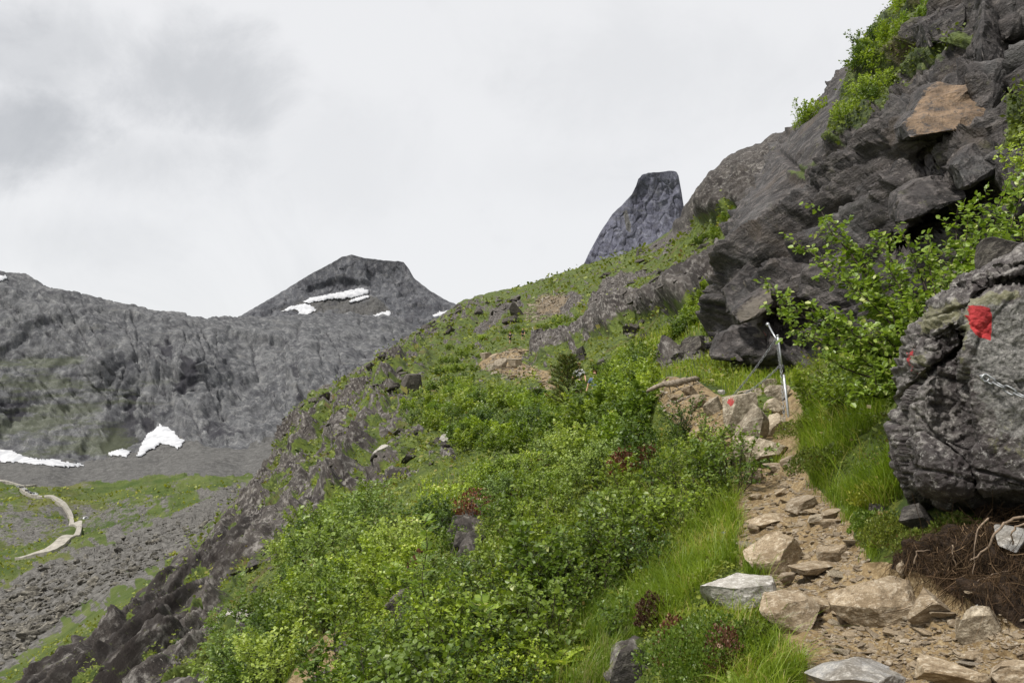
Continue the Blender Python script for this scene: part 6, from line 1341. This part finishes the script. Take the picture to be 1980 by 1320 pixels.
link('steel_strut', mb.mesh('steel_strut', M['steel'], True), None, 'short slanted steel strut from the post top to the cliff', 'strut', loc=tuple(b_))
anchor = at(1411, 772, 12.5)
chain(at(1501, 654, 12.32), anchor, .04, .058, .030, .0045, 'upper taut chain from the post top to the painted step stone', anchor)
chain(at(1509, 706, 12.32), anchor + Vector((.03, .02, -.01)), .06, .058, .030, .0045, 'lower chain from the middle of the post to the painted step stone')
ce = at(1520.5, 866, 11.3)
chain(at(1510.5, 710, 12.26), ce, .03, .058, .030, .0045, 'loose chain hanging down from the post over the largest step slab', ce)
# thin marker posts by the upper trail
for px, py0, py1, lab in ((1049, 574, 590, 'thin pale marker post standing in the upper trail rubble'), (1071, 562, 577, 'thin pale marker post higher up, right of the first one'), (1044, 664, 682, 'thin leaning stake at the rock ledge right of the hikers')):
    g = H.p1(px, py1); h = (py1 - py0) / F * g.y; mb = MB(); mb.tube([(0, 0, -.2), (0, 0, h * .5), (.02 if px != 1044 else -.2, 0, h)], h * .03, 8); mb.tube([(0, 0, h * .02), (0, 0, h * .06)], h * .05, 8)
    link('marker_post', mb.mesh('marker_post', M['postwood'], True), None, lab, 'marker post', loc=tuple(g))

# ---------------------------------------------------------------- people
def skinned(name, nodes, edges, mat, parent, sub=2):
    """nodes: name -> (x, y, z, rx, ry); the first is the root"""
    keys = list(nodes); me = bpy.data.meshes.new(name); me.from_pydata([nodes[k][:3] for k in keys], [(keys.index(a), keys.index(b_)) for a, b_ in edges], []); me.materials.append(mat); me.update()
    o = bpy.data.objects.new(name, me); COL.objects.link(o); o.parent = parent; md = o.modifiers.new('skin', 'SKIN'); md.use_smooth_shade = True
    sv = me.skin_vertices[0].data
    for i, k in enumerate(keys):
        sv[i].radius = nodes[k][3:5]; sv[i].use_root = (i == 0)
    s = o.modifiers.new('sub', 'SUBSURF'); s.levels = sub; s.render_levels = sub; return o
def person(loc, rz, label, top, bottom, hair=None, step=0.14, long=False, pack=None, arm=0.12, bend=0.0, s=1.0):
    p = link('person', None, None, label, 'person', 'hikers on the trail', loc=loc, rot=(0, 0, rz), scale=(s, s, s))
    a = step; N_ = {'pelvis': (0, 0, .95, .13, .10), 'belly': (0, bend * .2, 1.12, .125, .09), 'chest': (0, bend * .6, 1.34, .15, .10), 'neckb': (0, bend, 1.47, .06, .055), 'neck': (0, bend * 1.1, 1.53, .052, .052), 'head': (0, bend * 1.1 + .01, 1.64, .085, .095), 'crown': (0, bend * 1.1, 1.74, .06, .07)}
    E_ = [('pelvis', 'belly'), ('belly', 'chest'), ('chest', 'neckb'), ('neckb', 'neck'), ('neck', 'head'), ('head', 'crown')]
    for sd, sg in (('l', -1), ('r', 1)):
        f = a * sg
        N_.update({'hip' + sd: (sg * .09, 0, .90, .09, .09), 'knee' + sd: (sg * .10, f * .7 + .02, .50, .058, .058), 'ank' + sd: (sg * .10, f, .10, .038, .04), 'toe' + sd: (sg * .11, f + .16, .03, .038, .028),
                   'sho' + sd: (sg * .19, bend * .75, 1.41, .058, .058), 'elb' + sd: (sg * (.25 + arm * .5), bend * .7 - f * .5 - .02, 1.14, .042, .042), 'wri' + sd: (sg * (.25 + arm), bend * .7 - f * .8 + .06, .90, .030, .030), 'han' + sd: (sg * (.25 + arm), bend * .7 - f * .8 + .08, .81, .036, .022)})
        E_ += [('pelvis', 'hip' + sd), ('hip' + sd, 'knee' + sd), ('knee' + sd, 'ank' + sd), ('ank' + sd, 'toe' + sd), ('chest', 'sho' + sd), ('sho' + sd, 'elb' + sd), ('elb' + sd, 'wri' + sd), ('wri' + sd, 'han' + sd)]
    skinned('body', N_, E_, M['skin'], p)
    g = lambda k, d_, z=0: (N_[k][0], N_[k][1], N_[k][2] + z, N_[k][3] + d_, N_[k][4] + d_); mixp = lambda k, m_, t, d_: tuple(N_[k][i] * (1 - t) + N_[m_][i] * t for i in range(3)) + (N_[k][3] * (1 - t) + N_[m_][3] * t + d_,) * 2
    S_ = {'pelvis': g('pelvis', .022), 'belly': g('belly', .026), 'chest': g('chest', .022), 'neckb': g('neckb', .015, -.01)}; SE = [('pelvis', 'belly'), ('belly', 'chest'), ('chest', 'neckb')]
    T_ = {'pelvis': g('pelvis', .028, -.02), 'waist': g('pelvis', .028, .06)}; TE = [('pelvis', 'waist')]
    for sd in 'lr':
        S_['sho' + sd] = g('sho' + sd, .016); S_['sl' + sd] = mixp('sho' + sd, 'elb' + sd, .75, .018); SE += [('chest', 'sho' + sd), ('sho' + sd, 'sl' + sd)]
        T_['hip' + sd] = g('hip' + sd, .022); T_['kn' + sd] = mixp('hip' + sd, 'knee' + sd, .95, .02); TE += [('pelvis', 'hip' + sd), ('hip' + sd, 'kn' + sd)]
        if long: T_['an' + sd] = mixp('knee' + sd, 'ank' + sd, .95, .02); TE += [('kn' + sd, 'an' + sd)]
    skinned('shirt', S_, SE, M[top], p); skinned('trousers' if long else 'shorts', T_, TE, M[bottom], p)
    hd = N_['head']; skinned('hair', {'a': (0, hd[1] - .03, 1.70, .088, .085), 'b': (0, hd[1] - .02, 1.76, .06, .06), 'c': (0, hd[1] - .07, 1.62, .06, .05)}, [('a', 'b'), ('a', 'c')], M[hair or 'hair'], p)
    if pack: skinned('backpack', {'a': (0, -.20, 1.12, .14, .09), 'b': (0, -.20, 1.40, .12, .08), 'c': (0, -.17, 1.00, .11, .08)}, [('a', 'b'), ('a', 'c')], M[pack], p)
    return p
g = H.p1(986, 663); person((g.x, g.y, g.z - .02), R_(8), 'hiker in a dark sleeveless top and black shorts, left of the pair on the trail', 'navy', 'shorts', 'hair', .06)
g = H.p1(1012, 659); person((g.x, g.y, g.z - .10), R_(150), 'hiker in a black shirt coming down behind the rocks, right of the pair', 'tee', 'shorts', 'hair', .18, bend=.08)
gp = H.p1(1118, 762); person((gp.x, gp.y, gp.z - .15), R_(165), 'hiker in a white shirt walking behind the small dark pine', 'white', 'white', 'hair', .12, s=.95)
g = H.p1(1152, 770); person((g.x, g.y, g.z - .55), R_(170), 'hiker in blue and white half hidden by shrubs right of the pine', 'denim', 'white', 'hair', .1, s=.9)
for px, py, lab in ((137, 1013, 'tiny walker in dark clothes on the valley road'), (156, 1028, 'tiny walker standing on the valley road beside the parked van')):
    g = road_pt(px, py); person(tuple(g), px, lab, 'tee', 'denim', None, .1, True)

# ---------------------------------------------------------------- cars on the valley road
def car(loc, rz, label, mat, group=None, van=False, s=1.0):
    o = link('van' if van else 'car', None, None, label, 'van' if van else 'car', group, loc=loc, rot=(0, 0, rz), scale=(s, s, s)); L_, W_ = (5.0, 2.0) if van else (4.4, 1.8)
    prof = [(-L_/2, .35), (-L_/2, .95), (-L_/2 + .25, 1.05 if not van else 1.2), (-L_/2 + .55, 1.45 if not van else 2.1), (.35 if not van else .9, 1.5 if not van else 2.15), (1.05 if not van else 1.5, 1.0 if not van else 1.25), (L_/2 - .1, .85 if not van else 1.0), (L_/2, .6), (L_/2, .35)]
    V = []; n = len(prof)
    for sg in (-1, 1):
        for (x, z) in prof: V.append((x, sg * W_ / 2 * (1 if z < 1.1 else .86), z))
    mb = MB(); mb.add(V, [tuple(range(n))[::-1], tuple(range(n, 2 * n))] + [(i, (i + 1) % n, n + (i + 1) % n, n + i) for i in range(n)]); link('body', mb.mesh('body', mat), o)
    hi = 1.42 if not van else 2.0; mb = MB()
    for sg in (-1, 1): mb.add([(-L_/2 + .6, sg * (W_ / 2 + .01), 1.02), (.75, sg * (W_ / 2 + .01), 1.02), (.3, sg * W_ * .445, hi), (-L_/2 + .75, sg * W_ * .445, hi)], [(0, 1, 2, 3)])
    mb.add([(.42 if not van else .98, -W_ * .40, hi + .03), (.42 if not van else .98, W_ * .40, hi + .03), (1.04 if not van else 1.5, W_ * .44, 1.06 if not van else 1.3), (1.04 if not van else 1.5, -W_ * .44, 1.06 if not van else 1.3)], [(0, 1, 2, 3)]); link('windows', mb.mesh('windows', M['glass']), o)
    w = MB(); w.tube([(0, -.11, 0), (0, .11, 0)], .33, 14)
    wm = w.mesh('wheel', M['tyre'], False)
    for x in (-L_ * .3, L_ * .31):
        for sg in (-1, 1): link('wheel', wm, o, loc=(x, sg * (W_ / 2 - .08), .33))
    return o
g = road_pt(160, 1018); car((g.x + 2.6, g.y + 1, g.z), R_(60), 'white van with dark windows parked where the valley road bends', M['carwhite'], van=True, s=1.05)
g = road_pt(145, 998); car((g.x + 1.5, g.y, g.z), R_(100), 'dark car parked beside the valley road above the white van', M['cardark'])
rd = random.Random(3)
for i, (px, py) in enumerate([(36, 956), (42, 957), (48, 957.6), (53, 959), (58, 960.5), (62, 961.2), (68, 962)]):
    g = road_pt(px, py); car((g.x, g.y, g.z + .1), R_(rd.uniform(-15, 10)), 'long white van at the right end of the row of cars on the far road' if i == 6 else 'small car in the row parked along the far valley road', M[rd.choice(['carwhite', 'carsilver', 'carwhite', 'cardark'])] if i < 6 else M['carwhite'], 'cars parked along the far road', i == 6, 1.25)
